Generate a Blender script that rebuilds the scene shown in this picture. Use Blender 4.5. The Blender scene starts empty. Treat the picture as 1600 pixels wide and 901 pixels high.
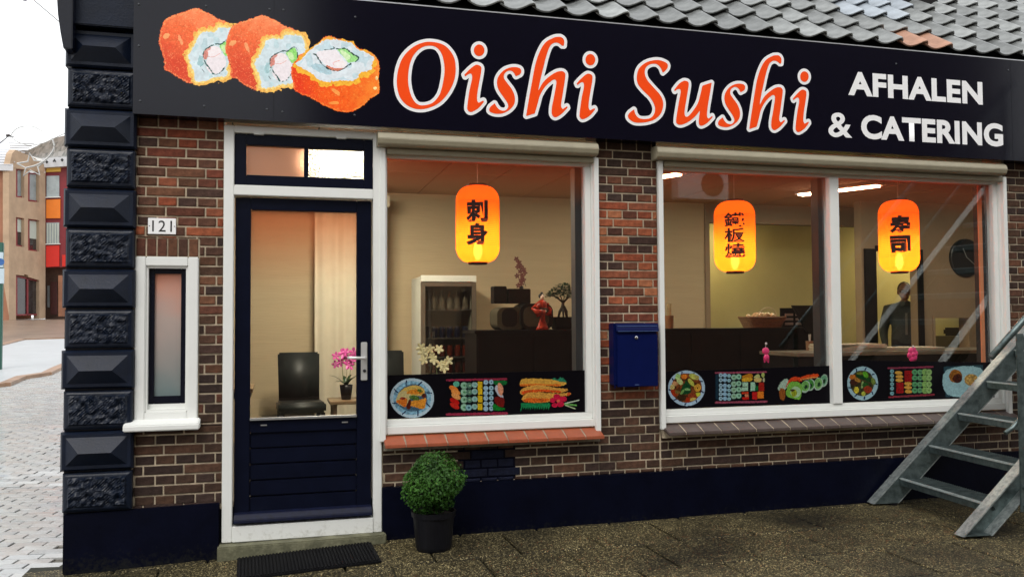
import bpy, bmesh, math, random
import numpy as np
from mathutils import Vector, Matrix
random.seed(7); rng = np.random.RandomState(5)
S = bpy.context.scene
COL = S.collection
# ------------------------------------------------------------------ camera
FPX, YAW, PITCH, ROLL, CX, CD, CH = 1341., .2675, .0364, -.0059, .3081, 5.3814, 1.405
_f = np.array([math.sin(YAW)*math.cos(PITCH), math.cos(YAW)*math.cos(PITCH), math.sin(PITCH)])
_r = np.array([math.cos(YAW), -math.sin(YAW), 0]); _u = np.cross(_r, _f)
_r, _u = _r*math.cos(ROLL)+_u*math.sin(ROLL), -_r*math.sin(ROLL)+_u*math.cos(ROLL)
cam_d = bpy.data.cameras.new('camera'); cam = bpy.data.objects.new('camera', cam_d); COL.objects.link(cam)
cam_d.sensor_width = 36; cam_d.lens = FPX/1600*36; cam_d.clip_start = .05; cam_d.clip_end = 800
M = Matrix(((_r[0], _u[0], -_f[0], CX), (_r[1], _u[1], -_f[1], -CD), (_r[2], _u[2], -_f[2], CH), (0, 0, 0, 1)))
cam.matrix_world = M; S.camera = cam
# ------------------------------------------------------------------ world, sun, exposure
SUN_EL, SUN_AZ = math.radians(55), math.radians(205)
w = bpy.data.worlds.new('World'); S.world = w; w.use_nodes = True
nt = w.node_tree; nt.nodes.clear()
sky = nt.nodes.new('ShaderNodeTexSky'); sky.sky_type = 'NISHITA'; sky.sun_disc = False
sky.sun_elevation = SUN_EL; sky.sun_rotation = SUN_AZ; sky.dust_density = 4; sky.air_density = 2
mix = nt.nodes.new('ShaderNodeMixRGB'); mix.inputs[0].default_value = .85
mix.inputs[2].default_value = (11.6, 11.8, 12.0, 1)       # overcast cloud deck
bg = nt.nodes.new('ShaderNodeBackground'); bg.inputs[1].default_value = .13
wo = nt.nodes.new('ShaderNodeOutputWorld')
nt.links.new(sky.outputs[0], mix.inputs[1]); nt.links.new(mix.outputs[0], bg.inputs[0]); nt.links.new(bg.outputs[0], wo.inputs[0])
sd = bpy.data.lights.new('sun', 'SUN'); sd.energy = 1.25; sd.angle = math.radians(25); sd.color = (1, .97, .93)
so = bpy.data.objects.new('sun', sd); COL.objects.link(so); so.location = (0, -6, 9)
so.rotation_euler = (math.radians(90)-SUN_EL, 0, math.radians(-25))
S.view_settings.view_transform = 'Standard'; S.view_settings.look = 'None'; S.view_settings.gamma = 1
S.view_settings.exposure = .12
S.cycles.max_bounces = 8; S.cycles.transparent_max_bounces = 24; S.cycles.caustics_reflective = False; S.cycles.caustics_refractive = False
S.cycles.sample_clamp_indirect = 6

# ------------------------------------------------------------------ where a point of the photograph stands on a plane of the place
def ray(px, py): return _f+_r*(px-800)/FPX-_u*(py-450.5)/FPX
def U(px, py, y=0.):                      # on the vertical plane at depth y
    D = ray(px, py); t = (y+CD)/D[1]; return CX+t*D[0], t*D[2]+CH
def UV(px, py, y=0.):
    a, b = U(px, py, y); return (a, y, b)
def G(px, py, z=0.):                      # on the horizontal plane at height z
    D = ray(px, py); t = (z-CH)/D[2]; return CX+t*D[0], -CD+t*D[1]
def far_ground(y): return -.03+max(0., min(y, 46.)-3.)*.043
def GR(px, py):                           # on the rising street
    D = ray(px, py); lo, hi = .5, 300.
    for _ in range(60):
        m = (lo+hi)/2
        if D[2]*m+CH > far_ground(-CD+D[1]*m): lo = m
        else: hi = m
    return CX+lo*D[0], -CD+lo*D[1], far_ground(-CD+D[1]*lo)
def on_plane(px, py, P0, ang):            # vertical plane through P0 (x, y) running at ang from +x
    D = ray(px, py); dx, dy = math.cos(ang), math.sin(ang)
    # CX+t*Dx = P0x+s*dx ; -CD+t*Dy = P0y+s*dy
    a = np.array([[D[0], -dx], [D[1], -dy]]); t, s = np.linalg.solve(a, [P0[0]-CX, P0[1]+CD])
    return (P0[0]+s*dx, P0[1]+s*dy, CH+t*D[2]), s

# ------------------------------------------------------------------ materials
def lin(c): return tuple(((v/255.)/12.92 if v/255. <= .04045 else ((v/255.+.055)/1.055)**2.4) for v in c)
def mat(name, col, rough=.6, var=.15, scale=8., bump=.0, bscale=40., metal=0., spec=.5, coat=0., trans=0., col2=None, stretch=None, detail=6):
    m = bpy.data.materials.new(name); m.use_nodes = True; n = m.node_tree; b = n.nodes['Principled BSDF']
    col = tuple(col)+(1,)
    tc = n.nodes.new('ShaderNodeTexCoord'); mp = n.nodes.new('ShaderNodeMapping'); n.links.new(tc.outputs['Object'], mp.inputs[0])
    if stretch: mp.inputs['Scale'].default_value = stretch
    no = n.nodes.new('ShaderNodeTexNoise'); no.inputs['Scale'].default_value = scale; no.inputs['Detail'].default_value = detail; no.inputs['Roughness'].default_value = .65
    n.links.new(mp.outputs[0], no.inputs[0])
    cr = n.nodes.new('ShaderNodeValToRGB'); cr.color_ramp.elements[0].position = .3; cr.color_ramp.elements[1].position = .72
    c2 = tuple(col2)+(1,) if col2 else tuple(min(1, v*(1+var)) for v in col[:3])+(1,)
    cr.color_ramp.elements[0].color = tuple(v*(1-var) for v in col[:3])+(1,); cr.color_ramp.elements[1].color = c2
    n.links.new(no.outputs[0], cr.inputs[0]); n.links.new(cr.outputs[0], b.inputs['Base Color'])
    b.inputs['Roughness'].default_value = rough; b.inputs['Metallic'].default_value = metal
    b.inputs['Specular IOR Level'].default_value = spec; b.inputs['Coat Weight'].default_value = coat
    b.inputs['Transmission Weight'].default_value = trans
    if bump:
        n2 = n.nodes.new('ShaderNodeTexNoise'); n2.inputs['Scale'].default_value = bscale; n2.inputs['Detail'].default_value = 5
        n.links.new(mp.outputs[0], n2.inputs[0]); bp = n.nodes.new('ShaderNodeBump'); bp.inputs['Strength'].default_value = bump; bp.inputs['Distance'].default_value = .01
        n.links.new(n2.outputs[0], bp.inputs['Height']); n.links.new(bp.outputs[0], b.inputs['Normal'])
    return m
def emit(name, col, s):
    m = bpy.data.materials.new(name); m.use_nodes = True; n = m.node_tree; n.nodes.remove(n.nodes['Principled BSDF'])
    e = n.nodes.new('ShaderNodeEmission'); e.inputs[0].default_value = tuple(col)+(1,); e.inputs[1].default_value = s
    n.links.new(e.outputs[0], n.nodes['Material Output'].inputs[0]); return m
def attr_mat(name, rough=.5, noise=.12, scale=30, bump=0., bscale=60, spec=.5, coat=0.):   # colour comes from the 'tone' of each face
    m = bpy.data.materials.new(name); m.use_nodes = True; n = m.node_tree; b = n.nodes['Principled BSDF']
    a = n.nodes.new('ShaderNodeAttribute'); a.attribute_name = 'tone'
    tc = n.nodes.new('ShaderNodeTexCoord')
    no = n.nodes.new('ShaderNodeTexNoise'); no.inputs['Scale'].default_value = scale; no.inputs['Detail'].default_value = 6; n.links.new(tc.outputs['Object'], no.inputs[0])
    mr = n.nodes.new('ShaderNodeMapRange'); mr.inputs[1].default_value = .3; mr.inputs[2].default_value = .7; mr.inputs[3].default_value = 1-noise; mr.inputs[4].default_value = 1+noise
    n.links.new(no.outputs[0], mr.inputs[0])
    mx = n.nodes.new('ShaderNodeVectorMath'); mx.operation = 'SCALE'; n.links.new(a.outputs['Color'], mx.inputs[0]); n.links.new(mr.outputs[0], mx.inputs['Scale'])
    n.links.new(mx.outputs[0], b.inputs['Base Color']); b.inputs['Roughness'].default_value = rough; b.inputs['Specular IOR Level'].default_value = spec
    b.inputs['Coat Weight'].default_value = coat
    if bump:
        n2 = n.nodes.new('ShaderNodeTexNoise'); n2.inputs['Scale'].default_value = bscale; n2.inputs['Detail'].default_value = 5; n.links.new(tc.outputs['Object'], n2.inputs[0])
        bp = n.nodes.new('ShaderNodeBump'); bp.inputs['Strength'].default_value = bump; bp.inputs['Distance'].default_value = .01
        n.links.new(n2.outputs[0], bp.inputs['Height']); n.links.new(bp.outputs[0], b.inputs['Normal'])
    return m
def glass_mat(name, tint_top=None, z0=0., z1=1., base=(.97, .98, .97), frost=0.):
    m = bpy.data.materials.new(name); m.use_nodes = True; n = m.node_tree; n.nodes.remove(n.nodes['Principled BSDF']); out = n.nodes['Material Output']
    tr = n.nodes.new('ShaderNodeBsdfTransparent'); tr.inputs[0].default_value = base+(1,)
    gl = n.nodes.new('ShaderNodeBsdfGlossy'); gl.inputs['Roughness'].default_value = .0; gl.inputs[0].default_value = (1, 1, 1, 1)
    fr = n.nodes.new('ShaderNodeFresnel'); fr.inputs[0].default_value = 1.85
    mx = n.nodes.new('ShaderNodeMixShader'); g0 = n.nodes.new('ShaderNodeNewGeometry'); mf = n.nodes.new('ShaderNodeMath'); mf.operation = 'SUBTRACT'; mf.use_clamp = True
    n.links.new(fr.outputs[0], mf.inputs[0]); n.links.new(g0.outputs['Backfacing'], mf.inputs[1]); n.links.new(mf.outputs[0], mx.inputs[0])   # only the outer face mirrors
    body = tr
    if tint_top:      # a sun strip film along the top of the pane that runs out downwards
        geo = n.nodes.new('ShaderNodeNewGeometry'); sx = n.nodes.new('ShaderNodeSeparateXYZ'); n.links.new(geo.outputs['Position'], sx.inputs[0])
        mr = n.nodes.new('ShaderNodeMapRange'); mr.inputs[1].default_value = z0; mr.inputs[2].default_value = z1; n.links.new(sx.outputs[2], mr.inputs[0])
        pw = n.nodes.new('ShaderNodeMath'); pw.operation = 'POWER'; pw.inputs[1].default_value = 1.6; n.links.new(mr.outputs[0], pw.inputs[0])
        c = n.nodes.new('ShaderNodeMixRGB'); c.inputs[1].default_value = base+(1,); c.inputs[2].default_value = tuple(tint_top)+(1,); n.links.new(pw.outputs[0], c.inputs[0])
        n.links.new(c.outputs[0], tr.inputs[0])
        tl = n.nodes.new('ShaderNodeBsdfDiffuse'); tl.inputs[0].default_value = (.75, .22, .08, 1)
        m2 = n.nodes.new('ShaderNodeMixShader'); mm = n.nodes.new('ShaderNodeMath'); mm.operation = 'MULTIPLY'; mm.inputs[1].default_value = .35
        n.links.new(pw.outputs[0], mm.inputs[0]); n.links.new(mm.outputs[0], m2.inputs[0]); n.links.new(tr.outputs[0], m2.inputs[1]); n.links.new(tl.outputs[0], m2.inputs[2]); body = m2
    n.links.new(body.outputs[0], mx.inputs[1]); n.links.new(gl.outputs[0], mx.inputs[2]); n.links.new(mx.outputs[0], out.inputs[0])
    return m

WHITE = mat('white_painted_frame', (.76, .77, .74), .38, .025, 9, .02, 60)
CREAM = mat('cream_shutter_box', (.31, .275, .19), .5, .10, 14, .04, 50)
NAVY = mat('navy_gloss_paint', (.004, .005, .012), .25, .25, 6, .10, 35, spec=.3)
NAVYD = mat('navy_door_paint', (.0035, .005, .014), .32, .2, 9, .06, 55, spec=.12)
QUOIN = mat('navy_stone_paint', (.005, .009, .021), .40, .25, 12, .15, 90, spec=.22)
ROUGHQ = mat('navy_rough_stone_paint', (.004, .008, .019), .38, .25, 12, .12, 70, spec=.28)
PLINTH = mat('navy_plinth_paint', (.0018, .0025, .009), .5, .3, 5, .12, 45, spec=.07)
SIGNM = mat('dark_sign_board', (.003, .003, .009), .14, .12, 30, .012, 220, spec=.30)
ALU = mat('aluminium_trim', (.55, .56, .57), .35, .08, 20, metal=.8)
MORTAR = mat('lime_mortar', (.50, .41, .29), .9, .28, 18, .35, 120)
MORTARD = mat('damp_lime_mortar', (.27, .23, .17), .85, .35, 14, .35, 120)
BRICK = attr_mat('brick_faces', .78, .34, 26, .45, 70, spec=.2)
SILLR = mat('red_sill_tile', (.30, .075, .032), .5, .14, 22, .1, 60)
SILLD = mat('brown_sill_tile', (.085, .062, .055), .42, .2, 22, .1, 60)
CONC = mat('mossy_concrete', (.17, .165, .10), .8, .45, 10, .4, 50)
GALV = mat('galvanised_steel', (.075, .105, .105), .42, .35, 16, .10, 60, metal=.7, col2=(.18, .23, .23))
GLASS = glass_mat('window_glass')
DARKIN = mat('dark_reveal', (.012, .012, .014), .6, .2)
TILE = mat('grey_roof_tile', (.22, .23, .225), .36, .40, 7, .12, 40, col2=(.40, .42, .41), spec=.5)
def per_object(m, lo, hi):      # every tile, its own tone
    n = m.node_tree; b = n.nodes['Principled BSDF']; l = b.inputs['Base Color'].links[0]; src = l.from_socket; oi = n.nodes.new('ShaderNodeObjectInfo')
    mr = n.nodes.new('ShaderNodeMapRange'); mr.inputs[3].default_value = lo; mr.inputs[4].default_value = hi; n.links.new(oi.outputs['Random'], mr.inputs[0])
    v = n.nodes.new('ShaderNodeVectorMath'); v.operation = 'SCALE'; n.links.new(src, v.inputs[0]); n.links.new(mr.outputs[0], v.inputs['Scale']); n.links.new(v.outputs[0], b.inputs['Base Color'])
per_object(TILE, .55, 1.10)
TILER = mat('terracotta_roof_tile', (.38, .20, .13), .6, .25, 9, .3, 40)
LEAD = mat('lead_dressed_tile', (.34, .38, .42), .4, .3, 6, .1, 20)
PRINT = attr_mat('printed_film', .38, .06, 60, spec=.12)
BLACKF = mat('black_printed_film', (.003, .0025, .004), .35, .1, spec=.1)
PVC = mat('black_pot', (.005, .005, .007), .42, .3, 20, spec=.2)
RUBBER = mat('rubber_mat', (.003, .003, .004), .7, .3, 30, spec=.15)
LEATHER = mat('black_leather', (.010, .013, .013), .48, .3, 20, .15, 120, spec=.3)
CHROME = mat('brushed_steel', (.6, .6, .6), .25, .05, metal=1)
LETTERB = mat('navy_letterbox_enamel', (.002, .006, .055), .36, .10, 10, .03, 80, spec=.15)
WALLIN = mat('cream_interior_wall', (.47, .37, .23), .8, .05, 3, .25, 14, stretch=(.4, 1, 5))
WALLY = mat('yellowish_interior_wall', (.50, .44, .25), .8, .05, 3)
WALLR = mat('brown_interior_wall', (.27, .19, .12), .8, .06, 3, .1, 20)
CEILM = mat('ceiling_panel', (.42, .32, .21), .9, .12, 40, .3, 160)
FLOORM = mat('dark_interior_floor', (.10, .09, .08), .4, .2)
COUNTER = mat('dark_counter_front', (.004, .002, .002), .45, .3, 6, stretch=(1, 1, 12), spec=.15)
BLACKW = mat('black_wood', (.005, .004, .004), .5, .2, spec=.15)
WOODM = mat('brown_table_wood', (.20, .13, .07), .4, .25, 8, stretch=(1, 6, 6))
CURTM = mat('white_curtain', (.56, .50, .38), .9, .05)
LEAF = mat('boxwood_leaf', (.012, .050, .007), .45, .6, 5, col2=(.055, .16, .02), spec=.18)
LEAFD = mat('orchid_leaf', (.015, .045, .015), .35, .3)
STEM = mat('green_stem', (.12, .16, .05), .6, .2)
BARK = mat('bonsai_bark', (.06, .045, .035), .8, .3)
PINK = mat('magenta_petal', (.55, .06, .30), .5, .25)
HOTPINK = mat('hot_pink_plastic', (.75, .04, .18), .3, .2)
CREAMP = mat('cream_petal', (.80, .68, .36), .5, .12)

# ------------------------------------------------------------------ mesh helpers
class MB:
    def __init__(s): s.v = []; s.f = []; s.t = []; s.tone = None
    def add(s, vs, fs, tone=None):
        o = len(s.v); s.v += [tuple(map(float, p)) for p in vs]; s.f += [tuple(i+o for i in f) for f in fs]; s.t += [tone or s.tone]*len(fs); return s
    def box(s, x0, x1, y0, y1, z0, z1, tone=None):
        v = [(x, y, z) for x in (x0, x1) for y in (y0, y1) for z in (z0, z1)]
        return s.add(v, [(0, 1, 3, 2), (4, 6, 7, 5), (0, 4, 5, 1), (2, 3, 7, 6), (0, 2, 6, 4), (1, 5, 7, 3)], tone)
    def chip(s, x0, x1, y0, y1, z0, z1, c=.0035, tone=None, j=0.):      # box seen from -y with chamfered front edges
        r = lambda: random.uniform(-j, j)
        fr = [(x0+c+r(), y0, z0+c+r()), (x1-c+r(), y0, z0+c+r()), (x1-c+r(), y0, z1-c+r()), (x0+c+r(), y0, z1-c+r())]
        md = [(x0, y0+c, z0), (x1, y0+c, z0), (x1, y0+c, z1), (x0, y0+c, z1)]
        bk = [(x0, y1, z0), (x1, y1, z0), (x1, y1, z1), (x0, y1, z1)]
        f = [(0, 1, 2, 3)]
        for i in range(4):
            k = (i+1) % 4; f += [(i, i+4, k+4, k), (i+4, i+8, k+8, k+4)]
        return s.add(fr+md+bk, f, tone)
    def topchip(s, x0, x1, y0, y1, z0, z1, c=.004, tone=None, fn=None):  # paver: chamfered top
        t = [(x0+c, y0+c, z1), (x1-c, y0+c, z1), (x1-c, y1-c, z1), (x0+c, y1-c, z1)]
        md = [(x0, y0, z1-c), (x1, y0, z1-c), (x1, y1, z1-c), (x0, y1, z1-c)]
        bk = [(x0, y0, z0), (x1, y0, z0), (x1, y1, z0), (x0, y1, z0)]
        v = t+md+bk
        if fn: v = [fn(p) for p in v]
        f = [(0, 1, 2, 3)]
        for i in range(4):
            k = (i+1) % 4; f += [(i, i+4, k+4, k), (i+4, i+8, k+8, k+4)]
        return s.add(v, f, tone)
    def prism(s, pts, a, b, axis='y', tone=None):       # polygon (u,v) pushed along axis from a to b
        def P(u, v, t): return {'y': (u, t, v), 'x': (t, u, v), 'z': (u, v, t)}[axis]
        n = len(pts); v = [P(u, w_, a) for u, w_ in pts]+[P(u, w_, b) for u, w_ in pts]
        f = [tuple(range(n)), tuple(range(2*n-1, n-1, -1))]+[(i, i+n, (i+1) % n+n, (i+1) % n) for i in range(n)]
        return s.add(v, f, tone)
    def tube(s, pts, r, n=8, tone=None, cap=True):
        pts = [Vector(p) for p in pts]; rs = r if isinstance(r, (list, tuple)) else [r]*len(pts); V = []; F = []
        up = Vector((0, 0, 1))
        for i, p in enumerate(pts):
            d = (pts[min(i+1, len(pts)-1)]-pts[max(i-1, 0)]).normalized()
            a = d.cross(up)
            if a.length < .05: a = d.cross(Vector((1, 0, 0)))
            a.normalize(); b = d.cross(a)
            for k in range(n):
                t = 2*math.pi*k/n; V.append(p+(a*math.cos(t)+b*math.sin(t))*rs[i])
        for i in range(len(pts)-1):
            for k in range(n): F.append((i*n+k, i*n+(k+1) % n, (i+1)*n+(k+1) % n, (i+1)*n+k))
        if cap: F.append(tuple(range(n))[::-1]); F.append(tuple((len(pts)-1)*n+k for k in range(n)))
        return s.add(V, F, tone)
    def lathe(s, prof, c=(0, 0, 0), n=20, tone=None, sx=1., sy=1.):
        V = []; F = []
        for r, z in prof:
            for k in range(n):
                t = 2*math.pi*k/n; V.append((c[0]+r*math.cos(t)*sx, c[1]+r*math.sin(t)*sy, c[2]+z))
        for i in range(len(prof)-1):
            for k in range(n): F.append((i*n+k, i*n+(k+1) % n, (i+1)*n+(k+1) % n, (i+1)*n+k))
        F.append(tuple(range(n))[::-1]); F.append(tuple((len(prof)-1)*n+k for k in range(n)))
        return s.add(V, F, tone)
    def blob(s, c, rx, ry, rz, n=10, m=6, tone=None):
        s.lathe([(max(.001, math.sin(math.pi*i/m)), -math.cos(math.pi*i/m)) for i in range(m+1)], (0, 0, 0), n, tone)
        return s._last(c, rx, ry, rz, n*(m+1))
    def _last(s, c, rx, ry, rz, k):
        for i in range(len(s.v)-k, len(s.v)):
            x, y, z = s.v[i]; s.v[i] = (c[0]+x*rx, c[1]+y*ry, c[2]+z*rz)
        return s
    def data(s, name, m, smooth=False, bevel=0.):
        me = bpy.data.meshes.new(name); me.from_pydata(s.v, [], s.f)
        if any(t for t in s.t):
            a = me.color_attributes.new('tone', 'FLOAT_COLOR', 'CORNER'); arr = []
            for fi, f in enumerate(s.f):
                t = s.t[fi] or (.5, .5, .5); arr += [t[0], t[1], t[2], 1.]*len(f)
            a.data.foreach_set('color', arr)
        if bevel or True:
            bm = bmesh.new(); bm.from_mesh(me)
            if bevel: bmesh.ops.bevel(bm, geom=[e for e in bm.edges if len(e.link_faces) == 2 and e.calc_face_angle(0) > .5], offset=bevel, segments=2, affect='EDGES', clamp_overlap=True)
            bmesh.ops.recalc_face_normals(bm, faces=bm.faces); bm.to_mesh(me); bm.free()
        me.materials.append(m)
        if smooth: me.shade_smooth()
        return me
    def build(s, name, m, parent=None, smooth=False, bevel=0., kind=None):
        return link(name, s.data(name, m, smooth, bevel), parent, kind)
def link(name, me, parent=None, kind=None):
    o = bpy.data.objects.new(name, me); COL.objects.link(o)
    if parent: o.parent = parent
    if kind: o['kind'] = kind
    return o
def tag(o, label, cat, group=None):
    o['label'] = label; o['category'] = cat
    if group: o['group'] = group
    return o
def thing(name, label, cat, loc=(0, 0, 0), rz=0., group=None):
    o = bpy.data.objects.new(name, None); COL.objects.link(o); o.location = loc; o.rotation_euler = (0, 0, rz); o.empty_display_size = .1
    return tag(o, label, cat, group)
def copy_tree(o, parent=None):
    c = o.copy(); COL.objects.link(c); c.parent = parent
    for ch in list(o.children):
        copy_tree(ch, c)
    return c

# ------------------------------------------------------------------ ground, street
def slab_z(x):                 # the forecourt rises a little from the corner to the right
    P = [(-9, -.02), (-.86, -.012), (0, .02), (.95, .058), (4.4, .072), (12, .075)]
    for (a, za), (b, zb) in zip(P, P[1:]):
        if x <= b: return za+(zb-za)*max(0, (x-a))/(b-a)
    return .075
gm = MB(); ys = [-60, -20, -8, -4, -2, 0, 3, 6, 10, 20, 40, 60, 90, 140, 300]
xs = [-200, -60, -20, -8, -3, -.9, 0, 1, 4, 8, 20, 60, 200]
gv = [(x, y, far_ground(y)-.05) for y in ys for x in xs]; n = len(xs)
gm.add(gv, [(j*n+i, j*n+i+1, (j+1)*n+i+1, (j+1)*n+i) for j in range(len(ys)-1) for i in range(n-1)])
EARTH = mat('wet_brown_paving', (.20, .14, .10), .35, .3, .8, .15, 6, spec=.6)
gm.build('ground', EARTH, kind='structure')
# alley pavers
PAVER = attr_mat('wet_clinker_paver', .25, .12, 12, .15, 30, spec=.7, coat=.3)
JOINT = mat('wet_joint_sand', (.13, .12, .10), .8, .4, 20)
JOINTG = mat('mossy_joint', (.02, .02, .010), .9, .4, 20)
ab = MB(); ab.add([(-9, -3, -.045), (-.87, -3, -.045), (-.87, 3, -.045), (-9, 3, -.045), (-9, 17, far_ground(17)-.012), (2, 17, far_ground(17)-.012), (2, 3.001, -.045), (-.87, 3.001, -.045)], [(0, 1, 2, 3), (3, 2, 7, 6, 5, 4)])
alley = ab.build('alley_pavement', JOINT, kind='structure')
pa = math.radians(-9); ca, sa = math.cos(pa), math.sin(pa)
ptones = [(.41, .42, .41), (.39, .39, .38), (.43, .44, .43), (.40, .38, .36), (.36, .37, .37), (.41, .41, .39)]
cache = {}
def paver_data(L, ti):
    if (L, ti) not in cache:
        m = MB(); m.topchip(.004, L-.004, .004, .101, -.06, 0, .004, ptones[ti]); cache[(L, ti)] = m.data('paver', PAVER)
    return cache[(L, ti)]
far = MB(); cnt = 0
edge_l = lambda px, t: 0
for row in range(-40, 190):
    y0 = row*.105
    for k in range(-50, 25):
        x0 = k*.21+(row % 2)*.105
        X, Y = ca*x0-sa*y0, sa*x0+ca*y0
        if X > (-1.08 if Y < .35 else -1.06+0*Y) or X < -8 or Y < -2.4 or Y > 15: continue
        v = np.array([X+.1-CX, Y+CD, -CH]); d = v@_f
        if d < .5: continue
        px = 800+FPX*(v@_r)/d; py = 450.5-FPX*(v@_u)/d
        ti = random.randrange(6); z = far_ground(Y)+random.uniform(-.003, .003)
        if -12 < px < 130 and py < 935 and Y < 6.5 and cnt < 300:
            o = link('paver', paver_data(.21, ti), alley); o.location = (X, Y, z); o.rotation_euler = (random.uniform(-.012, .012)+(.043 if Y > 3 else 0), random.uniform(-.01, .01), pa); cnt += 1
        elif -500 < px < 500 or Y < 3:
            def fn(p, X=X, Y=Y, z=z):
                a, b = X+ca*p[0]-sa*p[1], Y+sa*p[0]+ca*p[1]; return (a, b, z+p[2])
            far.topchip(.004, .206, .004, .101, -.03, 0, .004, ptones[ti], fn)
far.build('paver', PAVER, alley, kind='stuff')
ROAD = mat('wet_asphalt_road', (.43, .45, .46), .42, .08, 1.5, .03, 60, spec=.5)
rp = [(-160, 620), (0, 603), (26, 592), (66, 586), (84, 577), (112, 566), (260, 540), (250, 520), (100, 530), (38, 532), (0, 542), (-160, 560)]
rv = []
for px, py in rp:
    x, y, z = GR(px, py); rv.append((x, y, z+.004+.02))
rd = MB(); rd.add(rv, [tuple(range(len(rv)))]); rd.build('road', ROAD, kind='structure')
KERB = mat('tan_kerb_stone', (.30, .18, .11), .4, .3, 3, .1, 20)
for a, b in ((0, 5), (7, 11)):
    kb = MB(); line = rv[a:b+1] if a == 0 else rv[7:12]
    for (p, q) in zip(line, line[1:]):
        p, q = Vector(p), Vector(q); nrm = (q-p).cross(Vector((0, 0, 1))).normalized()*(.16)
        L = (q-p).length; k = max(1, int(L/.9))
        for i in range(k):
            s0, s1 = p+(q-p)*(i/k+.006), p+(q-p)*((i+1)/k-.006)
            kb2 = MB(); lo = Vector((0, 0, -.1)); hi = Vector((0, 0, .035))
            c = [s0-nrm*.1, s1-nrm*.1, s1+nrm, s0+nrm]
            kb2.add([v+lo for v in c]+[v+hi for v in c], [(4, 5, 6, 7), (0, 1, 5, 4), (1, 2, 6, 5), (2, 3, 7, 6), (3, 0, 4, 7)])
            kb.add(kb2.v, kb2.f)
    kb.build('kerb', KERB, kind='structure')

# forecourt of washed gravel slabs
SLAB = mat('washed_gravel_slab', (.060, .052, .024), .6, .3, 4, .0, 60, spec=.22)
def gravel(m, sc=95.):
    n = m.node_tree; b = n.nodes['Principled BSDF']
    tc = n.nodes.new('ShaderNodeTexCoord'); geo = n.nodes.new('ShaderNodeNewGeometry')
    vo = n.nodes.new('ShaderNodeTexVoronoi'); vo.inputs['Scale'].default_value = sc; n.links.new(geo.outputs['Position'], vo.inputs[0])
    big = n.nodes.new('ShaderNodeTexNoise'); big.inputs['Scale'].default_value = 1.3; big.inputs['Detail'].default_value = 5; n.links.new(geo.outputs['Position'], big.inputs[0])
    sep = n.nodes.new('ShaderNodeSeparateColor'); n.links.new(vo.outputs['Color'], sep.inputs[0])
    cr = n.nodes.new('ShaderNodeValToRGB'); e = cr.color_ramp.elements; e[0].position = .0; e[0].color = (.012, .010, .005, 1); e[1].position = 1.; e[1].color = (.40, .33, .17, 1)
    for p, c in ((.42, (.024, .019, .008, 1)), (.70, (.052, .041, .017, 1)), (.87, (.15, .12, .055, 1))):
        x = e.new(p); x.color = c
    n.links.new(sep.outputs[0], cr.inputs[0])
    mr = n.nodes.new('ShaderNodeMapRange'); mr.inputs[1].default_value = .3; mr.inputs[2].default_value = .7; mr.inputs[3].default_value = .22; mr.inputs[4].default_value = 1.45; n.links.new(big.outputs[0], mr.inputs[0])
    sc_ = n.nodes.new('ShaderNodeVectorMath'); sc_.operation = 'SCALE'; n.links.new(cr.outputs[0], sc_.inputs[0]); n.links.new(mr.outputs[0], sc_.inputs['Scale'])
    n.links.new(sc_.outputs[0], b.inputs['Base Color'])
    bp = n.nodes.new('ShaderNodeBump'); bp.inputs['Strength'].default_value = .8; bp.inputs['Distance'].default_value = .006; bp.invert = True
    n.links.new(vo.outputs['Distance'], bp.inputs['Height']); n.links.new(bp.outputs[0], b.inputs['Normal'])
gravel(SLAB, 165.)
fb = MB(); fx = [-1.08, -.86, 0, .95, 4.4, 12]
fb.add([(x, y, slab_z(x)-.02) for y in (-7, .3) for x in fx], [(i, i+1, i+7, i+6) for i in range(5)])
fore = fb.build('forecourt_pavement', JOINTG, kind='structure')
XS = [-1.075+.0]; 
while XS[-1] < 9: XS.append(XS[-1]+.50)
YS = [.12, -.09, -.59, -1.09, -1.59, -2.09, -2.59]
for j in range(len(YS)-1):
    off = 0 if j % 2 == 0 else .25
    for i in range(len(XS)-1):
        a, b = XS[i]+off, XS[i+1]+off
        m = MB(); ra = random.uniform(-.003, .003)
        m.topchip(a+.006, b-.006, YS[j+1]+.006, YS[j]-.006, -.05, .0+ra, .007, None, lambda p: (p[0], p[1], p[2]+slab_z(p[0])))
        m.build('slab', SLAB, fore)
    if off:
        m = MB(); m.topchip(XS[0]+.003, XS[0]+.247, YS[j+1]+.003, YS[j]-.003, -.05, 0, .004, None, lambda p: (p[0], p[1], p[2]+slab_z(p[0]))); m.build('slab', SLAB, fore)
m = MB(); m.add([(x, y, slab_z(x)-.001) for y in (-9, -2.592) for x in fx], [(i, i+1, i+7, i+6) for i in range(5)]); m.build('slab', SLAB, fore, kind='stuff')

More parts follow.
